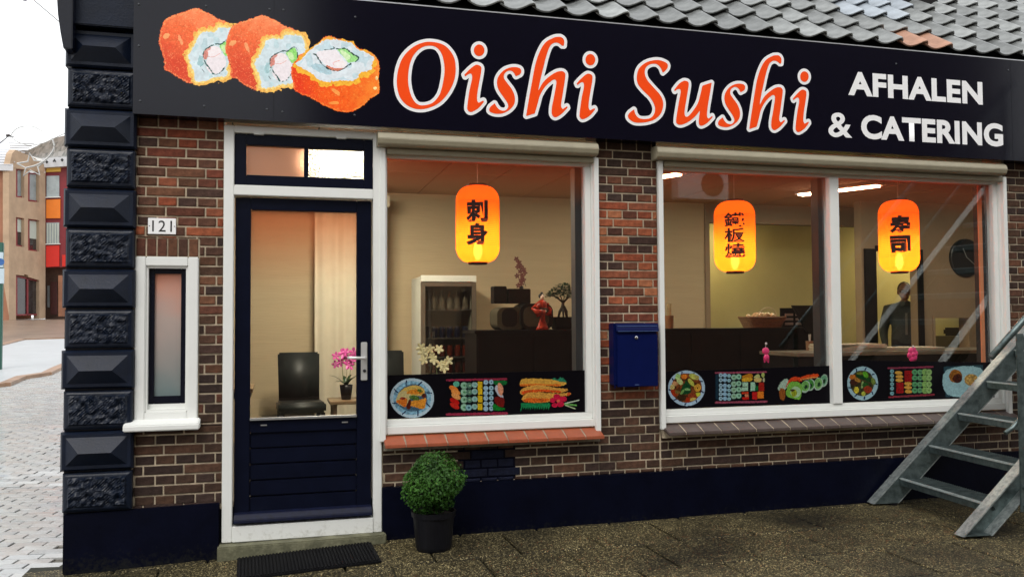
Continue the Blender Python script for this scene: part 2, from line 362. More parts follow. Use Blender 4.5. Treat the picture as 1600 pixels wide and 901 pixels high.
# ------------------------------------------------------------------ the shop building
B = thing('shop_building', 'brick sushi shop with navy quoins, white window frames and dark sign over its front', 'building')
YB = .006        # mortar face
mw = MB()
for a in ((-.50, 0., YB, .2, .30, .80), (-.137, 0., YB, .2, .80, 1.785), (-.50, 0., YB, .2, 1.785, 2.7), (2.375, 2.817, YB, .2, .30, 2.7), (.935, 2.375, YB, .2, .30, .64), (2.817, 5.73, YB, .2, .30, .64), (5.73, 9., YB, .2, .30, 2.7), (-.50, -.485, YB, .2, .80, 1.785)):
    mw.box(*a)
mw.build('mortar', MORTAR, B, kind='stuff')
mu = MB(); mu.box(-.84, 9, .02, .2, 2.7, 3.34); mu.box(-.85, -.5, 0., .2, -.1, 2.7); mu.box(-.5, 9, .05, .2, -.1, .3)
mu.build('wall_core', NAVY, B)
def weather(m, sc=1.6, lo=.62, hi=1.25):
    n = m.node_tree; b = n.nodes['Principled BSDF']; src = b.inputs['Base Color'].links[0].from_socket; g = n.nodes.new('ShaderNodeNewGeometry')
    no = n.nodes.new('ShaderNodeTexNoise'); no.inputs['Scale'].default_value = sc; no.inputs['Detail'].default_value = 7; no.inputs['Roughness'].default_value = .7; n.links.new(g.outputs['Position'], no.inputs[0])
    mr = n.nodes.new('ShaderNodeMapRange'); mr.inputs[1].default_value = .32; mr.inputs[2].default_value = .68; mr.inputs[3].default_value = lo; mr.inputs[4].default_value = hi; n.links.new(no.outputs[0], mr.inputs[0])
    v = n.nodes.new('ShaderNodeVectorMath'); v.operation = 'SCALE'; n.links.new(src, v.inputs[0]); n.links.new(mr.outputs[0], v.inputs['Scale']); n.links.new(v.outputs[0], b.inputs['Base Color'])
weather(BRICK); weather(MORTAR, 2.3, .6, 1.15)
def splash(m, z1, col, amt, sc=14.):        # mud specks and scuffs thrown up from the pavement
    n = m.node_tree; b = n.nodes['Principled BSDF']; src = b.inputs['Base Color'].links[0].from_socket; g = n.nodes.new('ShaderNodeNewGeometry'); sx = n.nodes.new('ShaderNodeSeparateXYZ'); n.links.new(g.outputs['Position'], sx.inputs[0])
    mr = n.nodes.new('ShaderNodeMapRange'); mr.inputs[1].default_value = z1; mr.inputs[2].default_value = 0.; mr.inputs[3].default_value = -.14; mr.inputs[4].default_value = .16; n.links.new(sx.outputs[2], mr.inputs[0])
    no = n.nodes.new('ShaderNodeTexNoise'); no.inputs['Scale'].default_value = sc; no.inputs['Detail'].default_value = 9; no.inputs['Roughness'].default_value = .75; n.links.new(g.outputs['Position'], no.inputs[0])
    ad = n.nodes.new('ShaderNodeMath'); ad.operation = 'ADD'; n.links.new(no.outputs[0], ad.inputs[0]); n.links.new(mr.outputs[0], ad.inputs[1])
    st = n.nodes.new('ShaderNodeMapRange'); st.inputs[1].default_value = .52; st.inputs[2].default_value = .68; st.inputs[4].default_value = amt; n.links.new(ad.outputs[0], st.inputs[0])
    mx = n.nodes.new('ShaderNodeMixRGB'); mx.inputs[2].default_value = tuple(col)+(1,); n.links.new(st.outputs[0], mx.inputs[0]); n.links.new(src, mx.inputs[1]); n.links.new(mx.outputs[0], b.inputs['Base Color'])
splash(PLINTH, .16, (.020, .020, .014), .45, 40.); splash(WHITE, .26, (.26, .25, .18), .35, 24.); splash(CONC, .5, (.05, .05, .025), .6, 9.); splash(NAVYD, .35, (.03, .03, .03), .5, 26.)
C = .058; RED = [(.25, .062, .028), (.20, .050, .024), (.30, .085, .038), (.15, .042, .024), (.10, .034, .020), (.22, .068, .034), (.075, .030, .020), (.050, .026, .020), (.33, .12, .055), (.13, .048, .026)]
DRK = [(.055, .030, .020), (.042, .024, .018), (.07, .036, .022), (.035, .021, .017), (.05, .03, .024), (.085, .042, .026)]
BRN = [(.13, .055, .03), (.10, .045, .028), (.075, .036, .024), (.16, .07, .038), (.06, .032, .024), (.12, .045, .028), (.09, .04, .022)]
BR = []
def brick(x0, x1, z0, z1, pal, special=None):
    if x1-x0 < .018: return
    BR.append((x0, x1, z0, z1, special or random.choice(pal)))
def field(x0, x1, z0, z1, ph, s0, pal, excl=None):
    k0 = math.floor((z0-.695)/C+.001); k = k0
    while .695+k*C < z1-.01:
        za, zb = .695+k*C, .695+(k+1)*C-.010
        za = max(za, z0); zb = min(zb, z1)
        if k % 2 == 0: step, p = .11, ph
        else: step, p = .22, s0+(0 if ((k-1)//2) % 2 else .11)
        x = p-math.ceil((p-x0)/step+1)*step
        while x < x1:
            a, b = max(x+.005, x0+.002), min(x+step-.005, x1-.002)
            # a stretcher by the edge is sometimes split into two headers
            if b > a and not (excl and excl((a+b)/2, (za+zb)/2)): brick(a, b, za, zb, pal((a+b)/2, (za+zb)/2) if callable(pal) else pal)
            x += step
        k += 1
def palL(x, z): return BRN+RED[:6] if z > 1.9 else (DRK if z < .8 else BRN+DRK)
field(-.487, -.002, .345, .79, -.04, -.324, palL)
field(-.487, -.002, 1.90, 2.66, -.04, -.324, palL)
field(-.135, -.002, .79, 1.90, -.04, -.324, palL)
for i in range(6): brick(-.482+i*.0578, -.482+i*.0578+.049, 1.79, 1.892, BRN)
def palP(x, z): return DRK if z < .85 else (RED if z < 2.2 else (RED[3:]+DRK if z < 2.42 else DRK))  # dark tones at the top: shade under the sign put into the brick colour
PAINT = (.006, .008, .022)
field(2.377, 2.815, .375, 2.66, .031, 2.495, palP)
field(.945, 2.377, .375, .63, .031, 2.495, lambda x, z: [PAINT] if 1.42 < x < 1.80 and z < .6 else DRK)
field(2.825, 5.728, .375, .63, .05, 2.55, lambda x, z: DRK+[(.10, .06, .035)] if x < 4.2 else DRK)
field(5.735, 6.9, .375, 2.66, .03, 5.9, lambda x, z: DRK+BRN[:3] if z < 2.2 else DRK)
def vis(b):   # how large a brick shows
    x, z = (b[0]+b[1])/2, (b[2]+b[3])/2; v = np.array([x-CX, CD, z-CH]); d = v@_f; px = 800+FPX*(v@_r)/d
    hid = z > 2.57 or px > 1600
    return 0 if hid else (b[1]-b[0])/d/d
BR.sort(key=vis, reverse=True)
bc = {}
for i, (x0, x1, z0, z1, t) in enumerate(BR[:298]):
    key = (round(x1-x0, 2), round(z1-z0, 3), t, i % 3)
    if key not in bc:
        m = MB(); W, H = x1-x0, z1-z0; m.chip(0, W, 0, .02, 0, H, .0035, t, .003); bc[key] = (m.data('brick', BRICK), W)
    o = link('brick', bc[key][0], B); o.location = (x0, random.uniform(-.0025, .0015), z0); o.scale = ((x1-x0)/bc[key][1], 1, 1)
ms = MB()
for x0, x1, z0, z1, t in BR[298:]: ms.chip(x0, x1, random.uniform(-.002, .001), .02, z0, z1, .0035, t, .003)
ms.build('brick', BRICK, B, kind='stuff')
m = MB(); m.box(1.42, 1.80, .0035, .0055, .38, .60); m.build('painted_patch', PLINTH, B)
# painted plinth, corner quoins
m = MB(); m.prism([(-.84, -.2), (-.013, -.2), (-.013, .341), (-.84, .328)], -.035, .04); m.build('plinth', PLINTH, B, bevel=.004)
m = MB(); m.prism([(.938, -.2), (9., -.2), (9, .378), (.938, .374)], -.035, .04); m.build('plinth', PLINTH, B, bevel=.004)
QZ = [.335+.2293*i for i in range(13)]
def rough_block(z0, z1, seed):
    rs = np.random.RandomState(seed); nx, nz = 42, 26; x0, x1 = -.846, -.487; V = []; F = []
    def sm(a, it=1):
        for _ in range(it): a = (a+np.roll(a, 1, 0)+np.roll(a, -1, 0)+np.roll(a, 1, 1)+np.roll(a, -1, 1))/5
        return a
    h = 1.5*(sm(rs.rand(nx+1, nz+1), 2)-.5)+1.2*(sm(rs.rand(nx+1, nz+1), 6)-.5)
    for i in range(nx+1):
        for k in range(nz+1):
            u, v = i/nx, k/nz; e = min(u, 1-u)*(x1-x0); g = min(v, 1-v)*(z1-z0)
            ins = min(1, max(0, (min(e, g)-.024)/.010)); y = -.055-(0.012+.038*h[i, k])*ins
            if min(e, g) < .012: y += .014*(1-min(e, g)/.012)
            V.append((x0+u*(x1-x0), y, z0+v*(z1-z0)))
    F = [(i*(nz+1)+k, (i+1)*(nz+1)+k, (i+1)*(nz+1)+k+1, i*(nz+1)+k+1) for i in range(nx) for k in range(nz)]
    m = MB(); m.add(V, F); m.box(x0, x1, -.042, .02, z0, z1); return m
for i, z in enumerate(QZ[:-1]):
    z0, z1 = z+.006, z+.2293-.006
    if i % 2 == 0: rough_block(z0, z1, 50+i).build('quoin_block', ROUGHQ, B)
    else:
        m = MB(); x0, x1 = -.860+.0, -.482; c = .030; zz = (z0+z1)/2
        o1 = [(x0, -.04, z0), (x1, -.04, z0), (x1, -.04, z1), (x0, -.04, z1)]
        o2 = [(x0+.012, -.058, z0+.012), (x1-.012, -.058, z0+.012), (x1-.012, -.058, z1-.012), (x0+.012, -.058, z1-.012)]
        o3 = [(x0+c, -.058, z0+c), (x1-c, -.058, z0+c), (x1-c, -.058, z1-c), (x0+c, -.058, z1-c)]
        r1, r2 = (x0+.105, -.118, zz-.004), (x1-.105, -.118, zz-.004)
        bk = [(x0, .02, z0), (x1, .02, z0), (x1, .02, z1), (x0, .02, z1)]
        V = o1+o2+o3+[r1, r2]+bk
        F = []
        for k in range(4):
            q = (k+1) % 4; F += [(k, q, 4+q, 4+k), (4+k, 4+q, 8+q, 8+k), (14+k, 14+q, q, k)]
        F += [(8, 9, 13, 12), (9, 10, 13), (10, 11, 12, 13), (11, 8, 12)]
        m.add(V, F); m.build('quoin_block', QUOIN, B)
m = MB(); m.box(-.85, -.478, -.085, .02, 3.098, 3.45); m.box(-.86, -.470, -.10, .02, 3.092, 3.112); m.build('cornice_block', QUOIN, B, bevel=.006)
m = MB(); pr = [(-.846, 2.93), (-.862, 3.02), (-.876, 3.12), (-.884, 3.24), (-.886, 3.5), (-.80, 3.5), (-.80, 2.93)]; m.prism(pr, -.16, .35); m.build('gutter_end', NAVY, B, bevel=.004)
m = MB(); m.lathe([(.016, 0), (.018, .006), (.01, .014)], n=10); o = m.build('bolt', QUOIN, B); o.location = (-.70, -.086, 3.30); o.rotation_euler = (math.pi/2, 0, 0)
# sides, back, ceiling slab of the building
m = MB(); m.box(-.85, -.62, .2, 9, -.2, 3.4); m.box(10.4, 10.6, .2, 9, -.2, 3.4); m.box(-.85, 10.6, 8.8, 9, -.2, 3.4); m.box(9, 10.6, 0, .2, -.2, 3.4); m.box(-.62, 10.4, .2, 8.8, 2.86, 3.0); m.build('outer_wall', NAVY, B)

# roof of pantiles
RA = math.radians(40); R0 = Vector((0, -.085, 3.395)); LX, EX = .218, .285
def tile_prof(u):
    if u < .72: return -.030*math.sin(math.pi*u/.72)*(1 if u > .36 else .95)
    if u < .93: return .020*math.sin((u-.72)/.21*math.pi/2)
    return .020-.022*((u-.93)/.07)**1.5
def tile_data():
    m = MB(); us = [0, .06, .14, .24, .36, .48, .60, .70, .78, .86, .92, .96, 1.0]; nu, L, W = 12, .350, .218*1.10; th = .014; V = []
    for s in (0, 1):
        for t in (0, .03, 1):
            for u in us:
                z = tile_prof(u); V.append((u*W, t*L, z+.046*(1-t)-(s*th)-(.004 if t == 0 and not s else 0)))
    n = nu+1; F = []
    for s in (0, 1):
        for t in range(2):
            for i in range(nu): a = s*3*n+t*n+i; F.append((a, a+1, a+n+1, a+n))
    for i in range(nu):
        F.append((i, 3*n+i, 3*n+i+1, i+1)); F.append((2*n+i, 2*n+i+1, 5*n+i+1, 5*n+i))
    for t in range(2):
        F.append((t*n, (t+1)*n, 3*n+(t+1)*n, 3*n+t*n)); F.append((t*n+nu, 3*n+t*n+nu, 3*n+(t+1)*n+nu, (t+1)*n+nu))
    m.add(V, F); me = m.data('roof_tile', TILE); me.shade_smooth(); me.set_sharp_from_angle(angle=math.radians(50)); return me
td = tile_data()
up = MB(); e1 = Vector((0, math.cos(RA), math.sin(RA)))
a, b = R0+Vector((-1, 0, -.03)), R0+Vector((10.6, 0, -.03)); c, d = b+e1*5, a+e1*5
up.add([a, b, c, d, a-Vector((0, 0, .05)), b-Vector((0, 0, .05)), c-Vector((0, 0, .05)), d-Vector((0, 0, .05))], [(0, 1, 2, 3), (4, 7, 6, 5), (0, 4, 5, 1)])
roof = up.build('roof', DARKIN, B)
tr = 0
for row in range(8):
    for i in range(-1, 34):
        x = .60+i*LX+random.uniform(-.003, .003); p = R0+Vector((x, 0, .012))+e1*(EX*row+random.uniform(-.006, .006))
        v = np.array([p.x-CX, p.y+CD, p.z-CH]); dd = v@_f; px = 800+FPX*(v@_r)/dd; py = 450.5-FPX*(v@_u)/dd
        if px > 1660 or py < -60: continue
        o = link('roof_tile', td, roof); o.location = p; o.rotation_euler = (RA+random.uniform(-.012, .012), random.uniform(-.02, .02), random.uniform(-.006, .006))
        o.material_slots[0].link = 'OBJECT'; o.material_slots[0].material = TILER if row == 0 and 1398 < px < 1468 else (LEAD if 1285 < px < 1400 and py < 24+(px-1285)*.1 else TILE); tr += 1
upper = MB()
for row in range(8, 16):
    for i in range(-1, 44):
        x = -.2+i*LX; p = R0+Vector((x, 0, .012))+e1*(EX*row); 
        for fa in (td,):
            o0 = len(upper.v); q = Matrix.Translation(p)@Matrix.Rotation(RA, 4, 'X')
            upper.v += [tuple(q@v.co) for v in td.vertices]; upper.f += [tuple(j+o0 for j in f.vertices) for f in td.polygons]; upper.t += [None]*len(td.polygons)
upper.build('roof_tile', TILE, roof, kind='stuff')
# dormer foot and lead flashing on the roof (seen at the top edge)
def roofpt(px, py):
    D = ray(px, py); O = np.array([CX, -CD, CH]); nrm = np.array([0, -math.sin(RA), math.cos(RA)]); P = np.array(R0)+nrm*.03
    t = ((P-O)@nrm)/(D@nrm); return Vector(O+D*t)
p, q = roofpt(1352, -6), roofpt(1462, 3)
m = MB(); m.box(p.x, q.x, p.y+.02, p.y+1.2, p.z-.06, p.z+.9); m.build('dormer', BLACKW, roof)


# ------------------------------------------------------------------ windows
def frame_ring(m, x0, x1, z0, z1, w_, y0, y1, wt=None, wb=None, wr=None):
    wt = wt or w_; wb = wb or w_; wr = wr or w_
    m.box(x0, x0+w_, y0, y1, z0, z1); m.box(x1-wr, x1, y0, y1, z0, z1); m.box(x0+w_, x1-wr, y0, y1, z1-wt, z1); m.box(x0+w_, x1-wr, y0, y1, z0, z0+wb); return m
def win_empty(name, label=None):
    o = bpy.data.objects.new(name, None); COL.objects.link(o); o.parent = B; o.empty_display_size = .1
    if label: o['label'] = label
    return o
TINT1 = glass_mat('shop_window_glass', (1., .42, .22), 2.15, 2.50)
def shop_window(x0, x1, zb, mull, boxx, sill, ntile, smat, label):
    W = win_empty('window', label)
    m = MB(); frame_ring(m, x0, x1, .697, 2.50, .035, -.012, .10, .05, .05)
    m.build('outer_frame', WHITE, W, bevel=.004)
    xs_ = [x0+.035]+mull+[x1-.035]; secs = []
    m = MB(); 
    m.box(x0+.035, x1-.035, .012, .09, .747, .785); m.box(x0+.035, x1-.035, .012, .09, 2.43, 2.45)
    m.box(x1-.075, x1-.035, .012, .09, .785, 2.43)
    if mull:
        m.box(mull[0], mull[1], .0, .09, .785, 2.43)
    m.build('sash_frame', WHITE, W, bevel=.004)
    ends = [x0+.035]+mull+[x1-.075]
    for i in range(0, len(ends), 2):
        a, b = ends[i], ends[i+1]
        p = MB(); p.box(a, b, .050, .058, .785, 2.43); p.build('pane', TINT1, W)
        d = MB(); d.box(b-.05, b-.002, .075, .16, .785, 2.43); d.build('inner_post', DARKIN, W)
        if i == 2: d = MB(); d.box(b-.085, b-.052, .070, .080, .79, 2.43); d.build('edge_strip', mat('orange_reflection_strip', (.62, .22, .10), .5, .1), W)  # reflection of the lantern-lit jamb put in as an orange strip
        secs.append((a, b))
    # roller shutter box: rounded front
    bx0, bx1 = boxx
    pr = [(-.005, 2.575), (-.085, 2.573), (-.112, 2.555), (-.122, 2.525), (-.112, 2.495), (-.095, 2.483), (-.005, 2.483)]
    m = MB(); m.prism(pr, bx0, bx1, 'x'); m.build('shutter_box', CREAM, W, bevel=.003)
    m = MB(); m.box(x0+.03, x1-.03, -.048, -.014, 2.442, 2.481); m.build('shutter_bottom_bar', CREAM, W, bevel=.006)
    m = MB(); m.box(x0-.012, x0+.022, -.045, -.012, .66, 2.481); m.build('guide_rail', WHITE, W, bevel=.003)
    m = MB(); m.box(x1-.03, x1+.004, -.045, -.012, .66, 2.481); m.build('guide_rail', WHITE, W, bevel=.003)
    sx0, sx1 = sill; tw = (sx1-sx0)/ntile
    back = MB(); back.box(sx0+.003, sx1-.003, -.03, .06, .60, .66); back.prism([(-.108, .629), (.008, .668), (.008, .6895), (-.108, .645)], sx0+.006, sx1-.006, 'x'); back.build('sill_bed', MORTARD if smat is SILLR else MORTAR, W)
    for i in range(ntile):
        m = MB(); a, b = sx0+i*tw+.0025, sx0+(i+1)*tw-.0025; j = random.uniform(-.002, .002)
        m.add([(a, -.115+j, .646), (b, -.115+j, .646), (b, .01, .692), (a, .01, .692), (a, -.115+j, .626), (b, -.115+j, .626), (b, .01, .664), (a, .01, .664)],
              [(0, 1, 2, 3), (7, 6, 5, 4), (0, 4, 5, 1), (1, 5, 6, 2), (2, 6, 7, 3), (3, 7, 4, 0)])
        m.build('sill_tile', smat, W, bevel=.003)
    return secs
w1 = shop_window(.937, 2.372, .70, [], (.904, 2.350), (.945, 2.375), 11, SILLR, 'left shop window over a red tiled sill')
w2 = shop_window(2.822, 5.725, .70, [4.185, 4.262], (2.772, 5.665), (2.826, 5.74), 22, SILLD, 'wide double shop window over a dark tiled sill')
# small side window
W0 = win_empty('window', 'narrow white framed side window with frosted pane')
m = MB(); frame_ring(m, -.485, -.139, .835, 1.785, .058, -.015, .10, .055, .05); m.build('outer_frame', WHITE, W0, bevel=.005)
m = MB(); frame_ring(m, -.427, -.197, .885, 1.73, .012, .0, .09, .012, .012); m.box(-.415, -.209, .03, .09, .897, .925); m.build('sash_frame', WHITE, W0)
m = MB(); frame_ring(m, -.415, -.209, .925, 1.718, .030, .035, .08, .03, .045); m.build('dark_sash', NAVY, W0, bevel=.003)
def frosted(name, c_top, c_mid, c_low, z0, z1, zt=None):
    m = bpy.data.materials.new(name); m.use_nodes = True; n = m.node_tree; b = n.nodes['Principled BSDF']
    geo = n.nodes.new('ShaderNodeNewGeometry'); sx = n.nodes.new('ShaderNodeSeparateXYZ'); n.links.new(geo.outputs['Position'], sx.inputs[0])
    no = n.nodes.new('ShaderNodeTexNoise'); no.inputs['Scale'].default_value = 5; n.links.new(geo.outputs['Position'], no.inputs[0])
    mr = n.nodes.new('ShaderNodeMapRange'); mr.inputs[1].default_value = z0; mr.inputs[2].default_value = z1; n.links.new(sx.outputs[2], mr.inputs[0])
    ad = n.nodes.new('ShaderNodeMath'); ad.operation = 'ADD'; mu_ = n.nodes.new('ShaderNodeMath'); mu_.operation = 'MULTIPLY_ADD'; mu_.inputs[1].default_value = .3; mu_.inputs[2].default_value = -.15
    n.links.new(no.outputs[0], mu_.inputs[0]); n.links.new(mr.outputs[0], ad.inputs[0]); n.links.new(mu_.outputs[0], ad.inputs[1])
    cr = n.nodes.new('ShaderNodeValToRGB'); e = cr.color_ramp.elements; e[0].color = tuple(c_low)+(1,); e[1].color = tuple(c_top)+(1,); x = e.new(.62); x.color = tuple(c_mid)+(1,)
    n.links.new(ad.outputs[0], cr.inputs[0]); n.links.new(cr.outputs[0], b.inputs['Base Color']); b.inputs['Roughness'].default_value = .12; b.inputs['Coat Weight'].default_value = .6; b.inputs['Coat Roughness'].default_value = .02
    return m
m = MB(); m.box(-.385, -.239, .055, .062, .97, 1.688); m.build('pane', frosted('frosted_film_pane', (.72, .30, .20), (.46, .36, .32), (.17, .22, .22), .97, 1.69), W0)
m = MB(); m.prism([(-.10, .783), (.0, .783), (.0, .842), (-.02, .842), (-.10, .818)], -.530, -.122, 'x'); m.build('sill', WHITE, W0, bevel=.006)

# ------------------------------------------------------------------ door and transom window
D_ = win_empty('door', 'navy front door with tall glass pane')
m = MB(); m.box(0, .058, -.02, .1, .105, 2.578); m.box(.885, .937, -.02, .1, .105, 2.578); m.box(.058, .885, -.02, .1, 2.537, 2.578); m.box(.058, .885, -.02, .1, 2.160, 2.222); m.box(.058, .885, -.026, .1, .105, .198)
m.build('door_frame', WHITE, D_, bevel=.004)
m = MB(); m.box(.066, .155, .02, .07, .208, 2.152); m.box(.787, .877, .02, .07, .208, 2.152); m.box(.155, .787, .02, .07, 2.078, 2.152); m.box(.155, .787, .02, .07, .735, .818)
m.build('leaf_frame', NAVYD, D_, bevel=.004)
m = MB(); m.box(.157, .785, .052, .066, .25, .76); m.build('back_panel', NAVYD, D_)
for i in range(5):
    z0 = .262+i*.0950; m = MB(); m.box(.155, .787, .030+.001*i, .06, z0+.003, z0+.0915); m.build('plank', NAVYD, D_, bevel=.004)
m = MB(); m.prism([(.02, .27), (-.012, .262), (-.035, .235), (-.038, .215), (.06, .215), (.06, .27)], .067, .876, 'x'); m.build('weather_bar', mat('worn_navy_bar', (.004, .006, .022), .5, .5, 30, spec=.2), D_, bevel=.003)
m = MB(); m.box(.155, .787, -.0, .03, .812, .826); m.build('glazing_bar', ALU, D_, bevel=.002)
for x in (.235, .715):
    m = MB(); m.box(x-.018, x+.018, .014, .022, .778, .785); m.build('drain_cap', ALU, D_)
m = MB(); m.box(.155, .787, .040, .048, .826, 2.078); m.build('pane', glass_mat('door_glass', (1., .80, .68), 1.55, 2.08), D_)
H_ = MB(); H_.box(.812, .851, .006, .02, 1.035, 1.272); hp = H_.build('handle', mat('satin_handle', (.62, .62, .60), .35, .05, metal=.4), D_, bevel=.004)
H_ = MB(); H_.tube([(.833, .01, 1.175), (.833, -.035, 1.175), (.825, -.045, 1.175), (.74, -.045, 1.178), (.730, -.035, 1.178)], .0095, 10); H_.lathe([(.016, 0), (.016, .01)], (0, 0, 0), 14); 
H_.build('handle', bpy.data.materials['satin_handle'], D_, smooth=True)
m = MB(); m.lathe([(.010, 0), (.010, .006), (.004, .007)], n=12); o = m.build('keyhole', DARKIN, D_); o.location = (.833, .006, 1.095); o.rotation_euler = (math.pi/2, 0, 0)
T_ = win_empty('transom_window', 'navy transom window with two small panes above the door')
m = MB(); frame_ring(m, .060, .884, 2.225, 2.533, .067, .0, .06, .066, .062, .054); m.box(.466, .492, 0, .06, 2.287, 2.467); m.build('sash_frame', NAVYD, T_, bevel=.004)
for x in (.20, .69):
    m = MB(); m.box(x-.03, x+.03, -.027, .0, 2.528, 2.541); m.build('hinge', WHITE, T_, bevel=.002)
def pane_rough(name, c, rough, k):
    m = bpy.data.materials.new(name); m.use_nodes = True; n = m.node_tree; n.nodes.remove(n.nodes['Principled BSDF'])
    rf = n.nodes.new('ShaderNodeBsdfRefraction'); rf.inputs['Color'].default_value = tuple(c)+(1,); rf.inputs['Roughness'].default_value = rough; rf.inputs['IOR'].default_value = 1.2
    t = n.nodes.new('ShaderNodeBsdfTranslucent'); t.inputs[0].default_value = tuple(c)+(1,)
    g = n.nodes.new('ShaderNodeBsdfGlossy'); g.inputs[1].default_value = .08; d = n.nodes.new('ShaderNodeBsdfDiffuse'); d.inputs[0].default_value = tuple(c)+(1,)
    vo = n.nodes.new('ShaderNodeTexVoronoi'); vo.inputs['Scale'].default_value = 90; tc = n.nodes.new('ShaderNodeTexCoord'); n.links.new(tc.outputs['Object'], vo.inputs[0])
    bp = n.nodes.new('ShaderNodeBump'); bp.inputs['Strength'].default_value = k; bp.inputs['Distance'].default_value = .01; n.links.new(vo.outputs['Distance'], bp.inputs['Height'])
    for q in (rf, g): n.links.new(bp.outputs[0], q.inputs['Normal'])
    m0 = n.nodes.new('ShaderNodeMixShader'); m0.inputs[0].default_value = .35; n.links.new(rf.outputs[0], m0.inputs[1]); n.links.new(t.outputs[0], m0.inputs[2])
    m1 = n.nodes.new('ShaderNodeMixShader'); m1.inputs[0].default_value = .25; n.links.new(m0.outputs[0], m1.inputs[1]); n.links.new(d.outputs[0], m1.inputs[2])
    m2 = n.nodes.new('ShaderNodeMixShader'); m2.inputs[0].default_value = .05; n.links.new(m1.outputs[0], m2.inputs[1]); n.links.new(g.outputs[0], m2.inputs[2])
    n.links.new(m2.outputs[0], n.nodes['Material Output'].inputs[0]); return m
m = MB(); m.add([(.127, .03, 2.287), (.466, .03, 2.287), (.466, .03, 2.467), (.127, .03, 2.467)], [(0, 1, 2, 3)]); m.build('pane', pane_rough('salmon_pane', (1., .52, .34), .5, .05), T_)
m = MB(); m.add([(.492, .03, 2.287), (.830, .03, 2.287), (.830, .03, 2.467), (.492, .03, 2.467)], [(0, 1, 2, 3)]); m.build('pane', pane_rough('pebbled_pane', (.30, .285, .24), .55, .55), T_)
m = MB(); m.prism([(-.02, .0), (.955, .03), (.955, .112), (.93, .107), (.5, .103), (-.02, .100)], -.10, .05); m.build('doorstep', CONC, B, bevel=.008)

# ------------------------------------------------------------------ the interior
IN = MB(); IN.box(-.62, 10.4, .2, 8.8, .05, .15); IN.build('floor', FLOORM, B)
YW, YR, YD = 4.0, 3.4, 5.4
xe = U(1108, 400, YW)[0]; xr0 = U(1346, 420, YR)[0]
m = MB(); m.box(-.62, xe, YW, YW+.12, .15, 2.8); m.build('interior_wall', WALLIN, B)
m = MB(); m.box(xe, xr0+.6, YW, YW+.12, U(1200, 350, YW)[1], 2.8); m.build('interior_beam', WALLR, B)
m = MB(); m.box(xe-1, 10.4, YD, YD+.1, .15, 2.8); m.build('interior_wall', WALLY, B)
dx0, dx1 = U(1368, 450, YR)[0], U(1433, 450, YR)[0]; dz = U(1400, 392, YR)[1]; fx0, fx1 = U(1350, 450, YR)[0], U(1441, 450, YR)[0]
hx0, hx1 = U(1458, 520, YR)[0], U(1514, 520, YR)[0]; hz0, hz1 = U(1490, 545, YR)[1], U(1490, 494, YR)[1]
m = MB(); m.box(xr0, dx0, YR, YR+.12, .15, 2.8); m.box(dx0, dx1, YR, YR+.12, dz, 2.8); m.box(dx1, hx0, YR, YR+.12, .15, 2.8); m.box(hx0, hx1, YR, YR+.12, hz1, 2.8); m.box(hx0, hx1, YR, YR+.12, .15, hz0); m.box(hx1, 10.4, YR, YR+.12, .15, 2.8)
m.build('interior_wall', WALLR, B)
m = MB(); m.box(fx0, dx0, YR-.03, YR-.002, .15, dz+.02); m.box(dx1, fx1, YR-.03, YR-.002, .15, dz+.02); m.box(dx0, dx1, YR-.03, YR-.002, dz, dz+.06); m.build('door_casing', BLACKW, B, bevel=.003)
m = MB(); frame_ring(m, hx0-.01, hx1+.01, hz0-.02, hz1+.01, .03, YR-.02, YR+.14); m.build('hatch_frame', WALLR, B)
m = MB(); m.box(xe-.06, xe, YW-.02, YW+.7, .15, 2.8); m.build('interior_wall', WALLR, B)
cm = MB(); cm.box(-.62, 10.4, .2, 8.8, 2.815, 2.86); ceil = cm.build('ceiling', DARKIN, B)
cme = {}
for i in range(18):
    for j in range(5):
        k = (i+j) % 4
        if k not in cme:
            m = MB(); m.box(.006, .594, .006, 1.194, 0, .02); cme[k] = m.data('ceiling_panel', CEILM, bevel=.002)
        o = link('ceiling_panel', cme[k], ceil); o.location = (-.6+i*.6, .22+j*1.2, 2.80); 
def on_z(px, py, z): x, y = G(px, py, z); return x, y, z
LAMP = emit('fluorescent_tube', (1, .90, .70), 75.); LAMP2 = emit('bright_fluorescent_tube', (1, .90, .72), 300.)
for x, y, lab in ((6.10, 2.52, 'long ceiling strip light right of the middle lantern'), (3.75, 2.35, 'ceiling strip light at the top left corner of the wide window'), (.85, 2.15, 'ceiling strip light glaring behind the pebbled transom pane'), (8.1, 1.7, 'unseen ceiling strip light added to brighten the right wall of the shop')):  # the last strip light is unseen, added to brighten the right wall
    t = thing('ceiling_light', lab, 'ceiling light', (x, y, 2.80), math.radians(-61.5), 'strip lights on the shop ceiling')
    m = MB(); m.box(-.46, .46, -.075, .075, -.03, -.001); m.build('housing', WHITE, t)
    m = MB(); m.box(-.43, .43, -.055, .055, -.042, -.031); m.build('diffuser', LAMP if x > 1 else LAMP2, t)
# unseen fittings over the rear room still light the place
for x, y, p in ((9.3, 4.6, 2.), (6.0, 4.8, 2.)):
    t = thing('ceiling_light', 'unseen ceiling strip light over the back %s behind the counter' % ('doorway' if x > 7 else 'recess'), 'ceiling light', (x, y, 2.80), 0, 'strip lights on the shop ceiling')
    m = MB(); m.box(-.3, .3, -.05, .05, -.03, -.001); m.build('housing', WHITE, t)
    m = MB(); m.box(-.28, .28, -.035, .035, -.042, -.031); m.build('diffuser', emit('unseen_warm_tube', (1, .82, .36), 170. if x > 7 else 110.), t)

